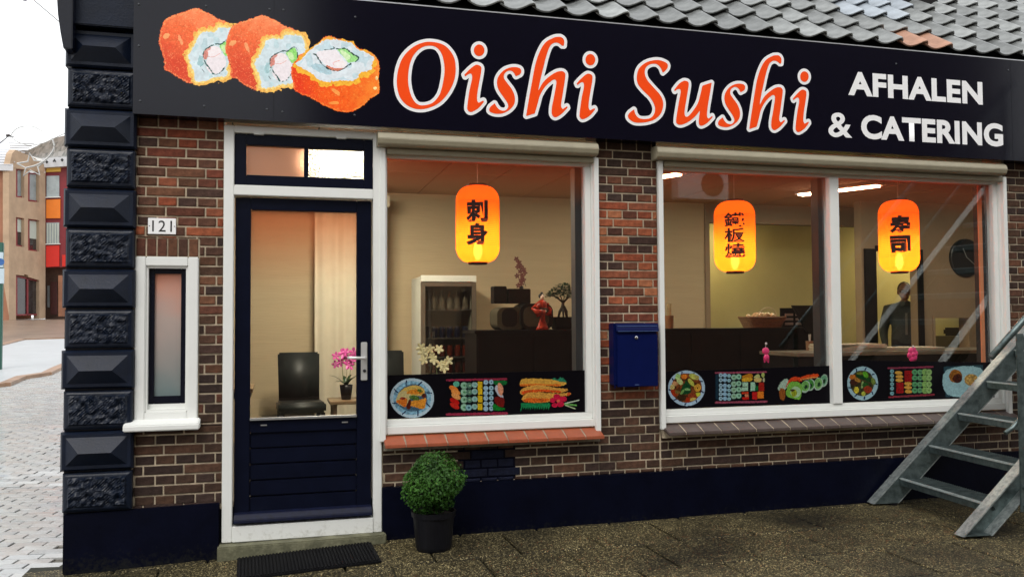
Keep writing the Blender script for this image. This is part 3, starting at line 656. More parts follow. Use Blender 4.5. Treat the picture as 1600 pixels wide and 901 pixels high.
# counter
m = MB(); 
CZ = 1.31; t = thing('counter', 'long dark counter running across the shop behind both windows', 'counter', (2.05, 2.2, .15))
m.box(0, 3.72, 0, .5, 0, CZ-.15-.03); m.build('counter_body', COUNTER, t)
m = MB(); m.box(-.02, 3.74, -.02, .52, CZ-.18, CZ-.15); m.build('counter_top', BLACKW, t, bevel=.004)
for i in range(7):
    m = MB(); m.box(.01+i*.53, .01+i*.53+.52, -.012, -.0005, .02, CZ-.20); m.build('front_panel', COUNTER, t, bevel=.003)
x0, z0 = U(1318, 552, .9); 
t = thing('counter', 'low dark display counter covered with papers in the right pane', 'counter', (4.7, .9, .15))
zt = U(1380, 549, .9)[1]; m = MB(); m.box(-.2, 2.3, 0, .55, 0, zt-.15-.03); m.build('counter_body', BLACKW, t)
m = MB(); m.box(-.22, 2.32, -.02, .57, zt-.18, zt-.15); m.build('counter_top', mat('grey_counter_top', (.16, .13, .09), .3, .2), t, bevel=.004)
PAPER = mat('newsprint', (.62, .55, .40), .8, .2, 20)
for i, (px, lab, wdt) in enumerate(((1345, 'crumpled stack of papers lying at the left end of the low counter', .30), (1430, 'loose sheet of paper lying flat below the pink flower', .34))):
    xx, zz = U(px, 549, 1.0); m = MB(); 
    for k in range(5 if i == 0 else 2):
        a = random.uniform(-.15, .15); c_, s_ = math.cos(a), math.sin(a); hh = .012; q = [(-wdt, -.13), (wdt, -.13), (wdt, .13), (-wdt, .13)]
        m.add([(c_*u-s_*v, s_*u+c_*v, k*hh+random.uniform(0, .006)) for u, v in q]+[(c_*u-s_*v, s_*u+c_*v, k*hh+hh) for u, v in q], [(3, 2, 1, 0), (4, 5, 6, 7), (0, 1, 5, 4), (1, 2, 6, 5), (2, 3, 7, 6), (3, 0, 4, 7)])
    o = m.build('paper_stack', PAPER); o.location = (xx, 1.18, zt+.002); tag(o, lab, 'papers')

# cooler
fx, fz0 = U(657, 500, 3.3)[0], .15; fz1 = U(700, 432, 3.3)[1]; fw = U(743, 500, 3.3)[0]-fx
FR = mat('fridge_enamel', (.72, .72, .64), .4, .05)
t = thing('drinks_cooler', 'white upright glass door cooler filled with cans and bottles', 'refrigerator', (fx, 3.3, .15))
hh = fz1-.15; m = MB(); m.box(0, .03, .0, .6, 0, hh-.02); m.box(fw-.03, fw, 0, .6, 0, hh-.02); m.box(.03, fw-.03, .57, .6, 0, hh-.02); m.box(.03, fw-.03, 0, .57, 0, .12); m.box(0, fw, 0, .6, hh-.02, hh+.0); m.build('cabinet', FR, t, bevel=.004)
m = MB(); frame_ring(m, .0, fw, .10, hh-.06, .045, -.045, -.002); d = m.build('door', mat('cooler_door_frame', (.15, .12, .09), .35, .1, metal=.3), t, bevel=.004)
m = MB(); m.box(0, fw, -.05, -.002, hh-.055, hh+.01); m.build('header_panel', FR, t, bevel=.003)
m = MB(); m.box(.045, fw-.045, -.03, -.025, .145, hh-.105); m.build('pane', glass_mat('cooler_glass', base=(.72, .70, .66)), t)
CANS = [('silver_can', (.35, .33, .28)), ('navy_can', (.02, .03, .10)), ('red_can', (.25, .03, .01)), ('dark_red_can', (.16, .02, .01)), ('amber_bottle', (.10, .05, .02))]
cm_ = [mat(n_, c_, .3, .2, 30, metal=.3) for n_, c_ in CANS]
levels = [U(700, y, 3.5)[1]-.15 for y in (581, 556, 527, 483)]
lab_lv = ['dark red can on the lowest visible cooler shelf', 'red can on the second cooler shelf', 'navy can on the third cooler shelf', 'clear bottle on the top cooler shelf']
for li, lz in enumerate(levels):
    m = MB(); m.box(.035, fw-.035, .05, .5, lz-.012, lz); m.build('shelf', ALU, t)
    cd = MB(); hcan = [.115, .115, .115, .19][li]
    if li == 3: cd.lathe([(.028, 0), (.030, .02), (.030, .11), (.012, .15), (.012, .19)], n=10)
    else: cd.lathe([(.025, 0), (.031, .008), (.031, .105), (.025, .115)], n=10)
    me = cd.data('can', [cm_[3], cm_[2], cm_[1], cm_[0]][li], smooth=True)
    for k in range(6):
        o = link('drink_bottle' if li == 3 else 'drink_can', me); o.location = (fx+.085+k*(fw-.17)/5, 3.3+.12, .15+lz+.001)
        tag(o, lab_lv[li]+', '+['leftmost of the row', 'second from the left', 'third from the left', 'third from the right', 'second from the right', 'rightmost of the row'][k], 'bottle' if li == 3 else 'can', 'drinks standing in the cooler, row %s' % ['of dark red cans', 'of red cans', 'of navy cans', 'of bottles'][li])

def leaf(m, base, tip, w_, droop=.0, n=5):
    b, t = Vector(base), Vector(tip); d = t-b; side = d.cross(Vector((0, 0, 1)))
    if side.length < 1e-4: side = Vector((1, 0, 0))
    side.normalize(); V = []; F = []
    for i in range(n+1):
        u = i/n; p = b+d*u+Vector((0, 0, droop*math.sin(math.pi*u))); ww = w_*math.sin(math.pi*min(1, u*.9+.08))**.8
        V += [p-side*ww, p+Vector((0, 0, -ww*.3)), p+side*ww]
    for i in range(n):
        a = i*3; F += [(a, a+1, a+4, a+3), (a+1, a+2, a+5, a+4)]
    m.add(V, F)
def flower(m, c, r, face=(0, -1, 0), petals=5):
    c = Vector(c); f = Vector(face).normalized(); a = f.cross(Vector((0, 0, 1))).normalized(); b = f.cross(a)
    ph = random.random()*6
    for k in range(petals):
        t = ph+2*math.pi*k/petals; d = a*math.cos(t)+b*math.sin(t); s = a*-math.sin(t)+b*math.cos(t)
        V = [c, c+d*r*.5+s*r*.32-f*.1*r, c+d*r*.95+s*r*.2, c+d*r+f*.1*r, c+d*r*.95-s*r*.2, c+d*r*.5-s*r*.32-f*.1*r]
        m.add(V, [(0, 1, 2, 3), (0, 3, 4, 5)])
def orchid(name, lab, loc, potm, petm, stems, r, pot_r=.05, pot_h=.09, leaves=7, group=None):
    t = thing(name, lab, 'potted plant', loc, 0, group)
    m = MB(); m.lathe([(pot_r*.75, 0), (pot_r*.95, pot_h*.6), (pot_r*1.05, pot_h), (pot_r*.9, pot_h), (pot_r*.85, pot_h*.85)], n=20); m.build('pot', potm, t, smooth=True)
    m = MB()
    for k in range(leaves):
        a = 2*math.pi*k/leaves+.3; L = random.uniform(.10, .17); leaf(m, (0, 0, pot_h*.9), (L*math.cos(a), L*math.sin(a)*.6, pot_h+random.uniform(.01, .11)), .018, .03)
    m.build('leaf', LEAFD, t, kind=None)
    st = MB(); fl = MB()
    for pts, heads in stems:
        st.tube([(0, 0, pot_h*.8)]+pts, .0028, 6)
        for hc in heads: flower(fl, hc, r*random.uniform(.85, 1.15), (random.uniform(-.5, .3), -1, random.uniform(-.3, .4)))
    st.build('stem', STEM, t); fl.build('blossom', petm, t)
    return t
# chair and side table behind the door pane
def chair(x, y, rz, lab):
    t = thing('chair', lab, 'chair', (x, y, .15), rz, 'black leather dining chairs')
    m = MB(); m.box(-.22, .22, -.22, .22, .37, .47); m.build('seat', LEATHER, t, bevel=.02, smooth=True)
    m = MB(); m.add([(-.195, .19, .42), (.195, .19, .42), (.205, .27, .94), (-.205, .27, .94), (-.195, .13, .42), (.195, .13, .42), (.205, .225, .94), (-.205, .225, .94)], [(0, 1, 2, 3), (7, 6, 5, 4), (0, 4, 5, 1), (1, 5, 6, 2), (2, 6, 7, 3), (3, 7, 4, 0)]); m.build('backrest', LEATHER, t, bevel=.016, smooth=True)
    for sx in (-1, 1):
        for sy in (-1, 1):
            m = MB(); m.box(sx*.19-.02, sx*.19+.02, sy*.19-.02, sy*.19+.02, 0, .372); m.build('leg', BLACKW, t)
    return t
cx_, cz_ = U(467, 600, 3.3); chair(cx_+.02, 3.32, math.radians(4), 'black leather chair seen whole through the door pane')
cx2 = U(612, 570, 3.3)[0]; chair(cx2-.02, 3.45, math.radians(2), 'black leather chair half hidden behind the white post left of the cooler')
tx, tz = U(525, 624, 3.1)
t = thing('side_table', 'small wooden side table carrying the pink orchid', 'table', (tx+.18, 3.1, .15)); hh = tz-.15
m = MB(); m.box(-.25, .28, -.22, .25, hh-.03, hh); m.build('table_top', WOODM, t, bevel=.004)
for sx in (-.2, .23):
    for sy in (-.17, .2): m = MB(); m.box(sx-.018, sx+.018, sy-.018, sy+.018, 0, hh-.03); m.build('leg', WOODM, t)
ox, oz = U(541, 618, 3.1)
orchid('orchid', 'pink orchid in a dark pot on the side table by the door handle', (ox, 3.1, tz+.001), PVC, PINK,
       [([(-.03, 0, .18), (-.04, 0, .36)], [(-.05, 0, .36), (-.10, .0, .34), (-.10, -.01, .42), (-.03, 0, .44)]), ([(.0, 0, .2), (.01, 0, .38)], [(.01, 0, .40), (.05, 0, .37), (-.01, -.01, .46), (.03, 0, .33)]), ([(.03, 0, .2), (.05, 0, .36)], [(.09, 0, .41), (.12, 0, .38), (.07, -.01, .45)])], .048, .06, .14, 9)
tx2, tz2 = U(386, 604, 2.2)
t = thing('side_table', 'corner of a brown table top at the left edge of the door pane', 'table', (tx2-.28, 2.3, .15)); hh = U(395, 612, 2.1)[1]-.15
m = MB(); m.box(-.4, .27+.06, -.25, .35, hh-.0, hh+.03); m.build('table_top', WOODM, t); m = MB(); m.box(-.38, .31, -.22, .3, hh-.05, hh-.001); m.build('apron', BLACKW, t)
for sx in (-.33, -.1): m = MB(); m.box(sx-.02, sx+.02, 0, .04, 0, hh-.05); m.build('leg', BLACKW, t)
# curtain
cxa, cza = U(492, 340, 3.7); cxb = U(575, 340, 3.7)[0]
def curtain():
    n = 60; V = []; F = []
    for j, zz in enumerate((.25, 1.4, 2.62)):
        for i in range(n+1):
            u = i/n; V.append((cxa+(cxb+.2-cxa)*u, 3.7+.014*math.sin(u*34+.4*j)+.010*math.sin(u*15+j), zz))
    for j in range(2):
        for i in range(n): F.append((j*(n+1)+i, j*(n+1)+i+1, (j+1)*(n+1)+i+1, (j+1)*(n+1)+i))
    m = MB(); m.add(V, F); return m
t = thing('curtain', 'white pleated curtain hanging behind the door pane', 'curtain', (0, 0, 0))
o = curtain().build('fabric', CURTM, t, smooth=True); m = MB(); m.box(cxa-.03, cxb+.22, 3.62, 3.78, 2.60, 2.72); m.build('pelmet', CURTM, t, bevel=.004)
# cream orchid close behind the left window, standing on the inner sill
m = MB(); m.box(.94, 5.72, .17, .50, .66, .72); m.build('window_board', WALLIN, B)
ox, oz = U(690, 575, .36)
orchid('orchid', 'cream orchid spray in front of the glass door cooler', (ox-.02, .36, .722), PVC, CREAMP,
       [([(.0, 0, .22), (-.02, 0, .38), (-.06, 0, .42)], [Vector(UV(px, py, .34))-Vector((ox-.02, .36, .722)) for px, py in ((661, 551), (672, 545), (675, 557), (686, 545), (678, 562), (662, 562), (697, 567), (688, 569), (701, 563), (694, 575), (658, 543))])], .034, .05, .10, 4)
# things on the long counter
def cz(px): return CZ+.001
def at(px, y): return U(px, 515, y)[0]
def mini_box(name, lab, cat, px0, px1, py0, y, m_, dep=.15, z=CZ):
    a, b = U(px0, 500, y)[0], U(px1, 500, y)[0]; h = U(px0, py0, y)[1]-z
    o = MB().box(a-(a+b)/2, b-(a+b)/2, 0, dep, 0, h).build(name, m_, bevel=.006); o.location = ((a+b)/2, y, z+.001); return tag(o, lab, cat), h
# rounded appliance
DG = mat('dark_appliance', (.008, .007, .006), .4, .2, spec=.2); GG = mat('grey_appliance', (.06, .05, .03), .4, .2, spec=.3)
a, b = U(776, 500, 2.35)[0], U(862, 500, 2.35)[0]
t = thing('food_warmer', 'dark rounded appliance lying on the counter left of the figurine', 'appliance', ((a+b)/2, 2.3, CZ+.001))
def rrect(x0, x1, z0, z1, r, n=6):
    P = []
    for cx, cz, s in ((x1-r, z1-r, 0), (x0+r, z1-r, 1), (x0+r, z0+r, 2), (x1-r, z0+r, 3)):
        for i in range(n+1): t_ = math.pi/2*(s+i/n); P.append((cx+r*math.cos(t_), cz+r*math.sin(t_)))
    return P
W = b-a; hh = U(800, 474, 2.3)[1]-CZ
m = MB(); m.prism(rrect(-W/2, W*.0, .0, hh*.86, .07), .03, .32); m.build('body', GG, t, bevel=.004)
m = MB(); m.prism(rrect(-W*.1, W/2, .0, hh, .08), .0, .30); m.build('body', DG, t, bevel=.004)
m = MB(); m.prism(rrect(-W*.04, W*.42, .03, hh-.03, .06), -.004, .0); m.build('window', GG, t)
m = MB(); m.prism(rrect(-W*.42, -W*.14, .03, hh*.8, .05), .026, .03); m.build('window', DG, t)
z_ap = CZ+hh+.003
for p0, p1, py, lab in ((766, 786, 447, 'dark square tin standing above the rounded appliance, left one'), (793, 828, 451, 'wide dark box standing above the rounded appliance, right one')):
    aa, bb = U(p0, 470, 2.45)[0], U(p1, 470, 2.45)[0]; h = U(p0, py, 2.45)[1]-z_ap
    if p0 == 766: aa += .03; bb += .03
    o = MB().box(-(bb-aa)/2, (bb-aa)/2, 0, .14, 0, h).build('storage_box', DG, bevel=.006); o.location = ((aa+bb)/2, 2.42, z_ap); tag(o, lab, 'box', 'boxes above the appliance')
# small orchid sprig
bx = U(820, 455, 2.5)[0]
t = thing('orchid_sprig', 'thin stem of dark red blossoms in a narrow vase behind the boxes', 'plant', (bx, 2.62, CZ+.001))
vh = U(820, 447, 2.62)[1]-CZ
m = MB(); m.lathe([(.03, 0), (.035, vh*.5), (.02, vh)], n=14); m.build('vase', DG, t, smooth=True)
pts = [Vector(UV(px, py, 2.62))-Vector((bx, 2.62, CZ)) for px, py in ((822, 448), (816, 432), (812, 415), (807, 402))]
m = MB(); m.tube(pts, .003, 6); m.build('stem', BARK, t)
m = MB()
for px, py in ((807, 405), (811, 410), (809, 417), (814, 416), (818, 421), (813, 424), (820, 426), (816, 431), (808, 431), (814, 438), (818, 437), (810, 446), (815, 443)):
    flower(m, Vector(UV(px, py, 2.61))-Vector((bx, 2.62, CZ)), .028)
m.build('blossom', mat('dark_red_petal', (.14, .03, .03), .6, .2), t)
# figurine of a lady in a red kimono
fxx = U(848, 500, 2.3)[0]; fh = U(848, 457, 2.3)[1]-CZ
SKIN = mat('porcelain_skin', (.75, .52, .40), .4, .05); KIM = mat('red_kimono', (.30, .012, .006), .4, .45, 40, col2=(.50, .05, .02), spec=.2); HAIR = mat('black_hair', (.008, .007, .007), .35, .2)
t = thing('figurine', 'porcelain figurine of a lady in a red kimono with black hair', 'figurine', (fxx, 2.32, CZ+.001), .3); s = fh/.30
m = MB(); m.lathe([(r*s, z*s) for r, z in ((.062, 0), (.052, .02), (.036, .07), (.034, .12), (.044, .16), (.05, .19), (.040, .225), (.016, .242))], n=18, sy=.8)
m.tube([(-.035*s, -.01, .21*s), (-.078*s, -.02, .17*s), (-.062*s, -.04, .13*s), (-.01, -.05*s, .145*s)], [.02*s, .034*s, .036*s, .016*s], 10)
m.tube([(.035*s, -.01, .21*s), (.062*s, -.02, .16*s), (.045*s, -.03, .11*s)], [.02*s, .028*s, .03*s], 10); m.build('kimono', KIM, t, smooth=True)
m = MB(); m.lathe([(.046*s, .15*s), (.051*s, .165*s), (.046*s, .18*s)], n=18, sy=.8); m.box(.01, .055*s, .02*s, .055*s, .13*s, .19*s); m.build('sash', mat('black_sash', (.03, .03, .012), .5, .3), t)
m = MB(); m.blob((0, -.004, .262*s), .019*s, .019*s, .024*s, 14, 8); m.tube([(0, 0, .235*s), (0, 0, .25*s)], .009*s, 8); m.blob((-.004, -.052*s, .15*s), .010*s, .012*s, .008*s, 8, 5); m.build('face', SKIN, t, smooth=True)
m = MB(); m.blob((0, .008*s, .272*s), .027*s, .022*s, .022*s, 12, 7); m.blob((0, .004*s, .296*s), .012*s, .012*s, .010*s, 10, 6); m.build('hair', HAIR, t, smooth=True)
# bonsai
bxx = U(882, 500, 2.35)[0]; t = thing('bonsai', 'small bonsai tree with spreading dark crown in a square pot', 'bonsai tree', (bxx, 2.4, CZ+.001))
ph = U(882, 495, 2.35)[1]-CZ
m = MB(); m.add([(-.09, -.07, 0), (.09, -.07, 0), (.09, .07, 0), (-.09, .07, 0), (-.105, -.08, ph), (.105, -.08, ph), (.105, .08, ph), (-.105, .08, ph)], [(3, 2, 1, 0), (4, 5, 6, 7), (0, 1, 5, 4), (1, 2, 6, 5), (2, 3, 7, 6), (3, 0, 4, 7)]); m.build('pot', DG, t, bevel=.006)
m = MB(); th = U(882, 470, 2.4)[1]-CZ
m.tube([(-.045, 0, ph-.01), (-.03, .0, ph+.05), (0, 0, ph+.09), (.005, 0, th)], [.010, .014, .02, .012], 8)
m.tube([(.04, 0, ph-.01), (.035, 0, ph+.05), (.01, 0, ph+.10)], [.012, .016, .016], 8); m.tube([(0, -.02, ph-.01), (.0, -.01, ph+.08)], [.008, .013], 8)
top = U(882, 446, 2.4)[1]-CZ
for a_ in range(6):
    t_ = a_*1.05; m.tube([(.005, 0, th-.02), (.06*math.cos(t_), .05*math.sin(t_), th+.03), (.10*math.cos(t_), .08*math.sin(t_), th+.05)], [.008, .005, .003], 6)
m.build('trunk', BARK, t, smooth=True)
m = MB(); 
for _ in range(420):
    a_, r_ = random.uniform(0, 6.28), random.random()**.6*.165; zz = th+.02+(top-th)*(1-(r_/.175)**2)*random.uniform(.35, 1.05)
    p = Vector((r_*math.cos(a_), .75*r_*math.sin(a_), zz)); q = p+Vector((random.uniform(-1, 1), random.uniform(-1, 1), random.uniform(-.3, .7))).normalized()*.034; leaf(m, p, q, .011, .002, 2)
m.build('foliage', LEAFD, t)
# chopstick beaker
for px, lab, ht, px2 in ((1048, 'wooden beaker filled with chopsticks at the left edge of the wide window', 473, 9), (907, 'orange paper tube on the counter behind the bonsai', 478, 5)):
    xx, _ = U(px, 500, 2.3); t = thing('chopstick_holder' if px > 1000 else 'paper_tube', lab, 'holder', (xx, 2.33, CZ+.001)); zz = U(px, 493, 2.3)[1]-CZ; z2 = U(px, ht, 2.3)[1]-CZ
    m = MB(); m.lathe([(.038*px2/9, 0), (.042*px2/9, zz), (.036*px2/9, zz), (.034*px2/9, .01)], n=16); m.build('beaker', mat('bamboo_%d' % px, (.30, .12, .04), .5, .2), t, smooth=False)
    m = MB()
    for _ in range(16):
        a_ = random.uniform(0, 6.28); r0, r1 = random.uniform(0, .022), random.uniform(.0, .034); m.tube([(r0*math.cos(a_)*px2/9, r0*math.sin(a_), .01), (r1*math.cos(a_)*px2/9, r1*math.sin(a_), z2*random.uniform(.85, 1))], .0035, 5)
    m.build('chopstick', mat('stick_wood_%d' % px, (.55, .42, .22), .6, .2), t)
# bread basket
xx = U(1195, 500, 2.3)[0]; t = thing('basket', 'woven wicker basket heaped with wrapped cookies on the counter', 'basket', (xx, 2.35, CZ+.001))
WICK = mat('wicker', (.26, .13, .06), .6, .35, 60, .6, 140); hb = U(1195, 494, 2.3)[1]-CZ; wb = (U(1225, 490, 2.3)[0]-U(1165, 490, 2.3)[0])/2
m = MB()
for k in range(7):
    z = .006+hb*k/7; sc_ = .78+.22*k/6; P = [(x*sc_, y*sc_, z) for x, y in rrect(-wb, wb, -.12, .12, .05, 4)]; m.tube(P+[P[0]], hb/12, 6)
for i in range(28):
    P0 = rrect(-wb, wb, -.12, .12, .05, 6)[i]; m.tube([(P0[0]*.76, P0[1]*.76, 0), (P0[0]*1.0, P0[1]*1.0, hb)], .004, 5)
m.build('wicker', WICK, t); m = MB(); m.prism(rrect(-wb*.76, wb*.76, -.09, .09, .04, 4), .002, .01, 'z'); m.build('base', WICK, t)
m = MB(); m.tube([(wb*.25+.10*math.cos(a_), -.02, hb+.055*math.sin(a_)*1.6) for a_ in [math.pi*i/10 for i in range(11)]], .005, 6); m.build('handle', mat('pale_handle', (.6, .5, .35), .5), t)
ck = MB(); ck.blob((0, 0, 0), .042, .032, .026, 10, 6); ckd = ck.data('cookie', mat('wrapped_cookie', (.62, .42, .22), .3, .25, 25, coat=.4), smooth=True)
for k in range(14):
    o = link('cookie', ckd); u = random.uniform(-1, .75); o.location = (xx+u*wb*.72, 2.35+random.uniform(-.06, .05), CZ+hb*.72+random.uniform(.01, .055)*(1-abs(u)*.6)); o.rotation_euler = (random.random(), random.random(), random.random()*3)
    tag(o, 'pale wrapped cookie in the wicker basket', 'cookie', 'wrapped cookies heaped in the wicker basket')
# card display and till screen
xx = U(1245, 490, 2.32)[0]; t = thing('card_display', 'dark display board holding six pale cards beside the basket', 'display board', (xx, 2.36, CZ+.001))
zt2 = U(1245, 481, 2.32)[1]-CZ; m = MB(); m.box(-.16, .14, 0, .02, 0, zt2); m.build('board', BLACKW, t)
for k in range(6):
    i, j = k % 2, k//2; m = MB(); m.box(-.115+i*.125, -.02+i*.125, -.006, -.001, .016+j*.046+.008, .042+j*.046+.008); m.build('card', mat('pale_card_%d' % k, (.42, .30, .24), .6, .1), t)
xx = U(1265, 490, 2.1)[0]; t = thing('till_screen', 'dark slanted till screen at the right end of the long counter', 'screen', (xx+.09, 2.15, CZ+.001-.10))
a, b, c, d = [Vector(UV(px, py, 2.15))-Vector((xx+.09, 2.15, CZ-.10)) for px, py in ((1238, 477), (1281, 477), (1290, 519), (1262, 519))]
m = MB(); k = Vector((0, .03, 0)); m.add([a, b, c, d, a+k, b+k, c+k, d+k], [(0, 1, 2, 3), (7, 6, 5, 4), (0, 4, 5, 1), (1, 5, 6, 2), (2, 6, 7, 3), (3, 7, 4, 0)]); m.build('display', DG, t, bevel=.003)
m = MB(); m.box(-.02, .06, .03, .08, -.1, .1); m.build('stand', DG, t)
# pen pot on lower shelf of counter
px_, pz_ = U(1265, 548, 1.4); o = None
t = thing('pen_cup', 'brown pen cup behind the right side of the middle pane', 'cup', (px_, 1.4, pz_)); m = MB(); m.lathe([(.03, 0), (.034, .09), (.03, .09), (.026, .01)], n=14); m.build('cup', WICK, t)
m = MB()
for k in range(4): m.tube([(0, 0, .01), (random.uniform(-.03, .03), random.uniform(-.02, .02), .15)], .004, 6)
m.build('pen', mat('pale_pen', (.6, .6, .55), .4), t)
m = MB(); m.box(px_-.2, px_+.35, 1.3, 1.6, .15, pz_-.002); o = m.build('shelf_unit', BLACKW); tag(o, 'black shelf unit under the pen cup behind the middle pane', 'shelf')
# wall clock
ckx, ckz = U(1507, 403, YR); t = thing('wall_clock', 'large round black wall clock in the right pane', 'clock', (ckx, YR-.001, ckz)); rr_ = .235
m = MB(); m.lathe([(rr_, 0), (rr_, .03), (rr_*.96, .036)], n=40); o = m.build('face', mat('black_clock_face', (.012, .015, .017), .35, .1), t, smooth=False); o.rotation_euler = (math.pi/2, 0, 0)
HAND = mat('clock_hand', (.25, .27, .27), .4)
for ang, L in ((math.radians(115), .13), (math.radians(-38), .19)):
    m = MB(); m.box(0, L, -.003, .003, .0, .006); o = m.build('hand', HAND, t); o.location = (0, -.042, 0); o.rotation_euler = (math.pi/2, 0, 0); o.rotation_euler = (math.pi/2, -ang, 0) if False else (0, -ang, 0)
# oven range seen in hatch
kx, kz = U(1497, 535, 4.9); t = thing('kitchen_oven', 'dark kitchen oven with tin seen through the wall hatch', 'oven', (kx, 4.7, .15))
hh = U(1497, 523, 4.7)[1]-.15; m = MB(); m.box(-.16, .5, 0, .5, 0, hh-.02); m.build('body', GG, t, bevel=.01); m = MB(); m.box(-.05, .32, .05, .45, hh-.02, hh+.10); m.build('hob', DG, t, bevel=.03); m = MB(); m.tube([(-.1, -.03, hh-.08), (.45, -.03, hh-.08)], .012, 8); m.build('rail', CHROME, t)
# pink window hangers
for px, py, kind in ((1194, 549, 0), (1423, 553, 1)):
    xx, zz = U(px, py, .12)
    t = thing('window_hanger', ('pink paper fish charm hanging on the glass below the middle lantern', 'bright pink blossom charm on the glass below the right lantern')[kind], 'ornament', (xx, .10, zz))
    m = MB()
    if kind == 0:
        m.blob((0, 0, .005), .030, .012, .026, 12, 8); m.blob((.006, 0, -.042), .024, .010, .026, 10, 6)
        m.add([(-.02, 0, -.05), (.03, 0, -.05), (.024, .003, -.082), (.006, 0, -.068), (-.012, .003, -.080)], [(0, 1, 2, 3, 4)])
    else:
        for k in range(6): a_ = k*math.pi/3+.2; m.blob((.026*math.cos(a_), 0, .034*math.sin(a_)), .024, .012, .026, 10, 6)
        m.blob((0, -.006, 0), .02, .012, .02, 10, 6)
    m.build('charm', HOTPINK, t, smooth=True)
    m = MB(); m.blob((0, -.008, .058), .010, .006, .010, 10, 6); m.tube([(0, 0, .03), (0, 0, .055)], .002, 5); m.build('suction_cup', mat('clear_cup_%d' % kind, (.6, .5, .5), .2), t)

# ------------------------------------------------------------------ lanterns
def lantern_mat():
    m = bpy.data.materials.new('lantern_paper'); m.use_nodes = True; n = m.node_tree; n.nodes.remove(n.nodes['Principled BSDF'])
    t = n.nodes.new('ShaderNodeBsdfTranslucent'); t.inputs[0].default_value = (1., .24, .018, 1); d = n.nodes.new('ShaderNodeBsdfDiffuse'); d.inputs[0].default_value = (.85, .16, .03, 1)
    mx = n.nodes.new('ShaderNodeMixShader'); mx.inputs[0].default_value = .25; n.links.new(t.outputs[0], mx.inputs[1]); n.links.new(d.outputs[0], mx.inputs[2])
    e = n.nodes.new('ShaderNodeEmission'); e.inputs[0].default_value = (1, .11, .006, 1); e.inputs[1].default_value = .36
    ad = n.nodes.new('ShaderNodeAddShader'); n.links.new(mx.outputs[0], ad.inputs[0]); n.links.new(e.outputs[0], ad.inputs[1])
    tp = n.nodes.new('ShaderNodeBsdfTransparent'); tp.inputs[0].default_value = (1, .6, .25, 1); m3 = n.nodes.new('ShaderNodeMixShader'); m3.inputs[0].default_value = .05
    n.links.new(ad.outputs[0], m3.inputs[1]); n.links.new(tp.outputs[0], m3.inputs[2])
    n.links.new(m3.outputs[0], n.nodes['Material Output'].inputs[0]); return m
LPAP = lantern_mat(); INK = mat('brush_ink', (.02, .004, .004), .7, .1); INKR = mat('ink_outline', (.35, .06, .02), .7, .1)
def cyl_text(s, R, dz, size_w, size_h, xoff, m_, off, parent, name, lift):
    cu = bpy.data.curves.new('t', 'FONT'); cu.body = s; cu.offset = off; cu.resolution_u = 4
    o = bpy.data.objects.new('t', cu); COL.objects.link(o); dg = bpy.context.evaluated_depsgraph_get(); me = bpy.data.meshes.new_from_object(o.evaluated_get(dg)); bpy.data.objects.remove(o)
    bm = bmesh.new(); bm.from_mesh(me); bmesh.ops.subdivide_edges(bm, edges=[e for e in bm.edges if e.calc_length() > .12], cuts=2); bmesh.ops.triangulate(bm, faces=bm.faces); bm.to_mesh(me); bm.free()
    vs = np.array([v.co[:] for v in me.vertices]); lo, hi = vs.min(0), vs.max(0)
    for v in me.vertices:
        u = ((v.co.x-lo[0])/(hi[0]-lo[0])-.5)*size_w+xoff; w_ = ((v.co.y-lo[1])/(hi[1]-lo[1])-.5)*size_h+dz
        a_ = u/R; v.co = ((R+lift)*math.sin(a_), -(R+lift)*math.cos(a_), w_)
    me.materials.append(m_); return link(name, me, parent)
LY = .35
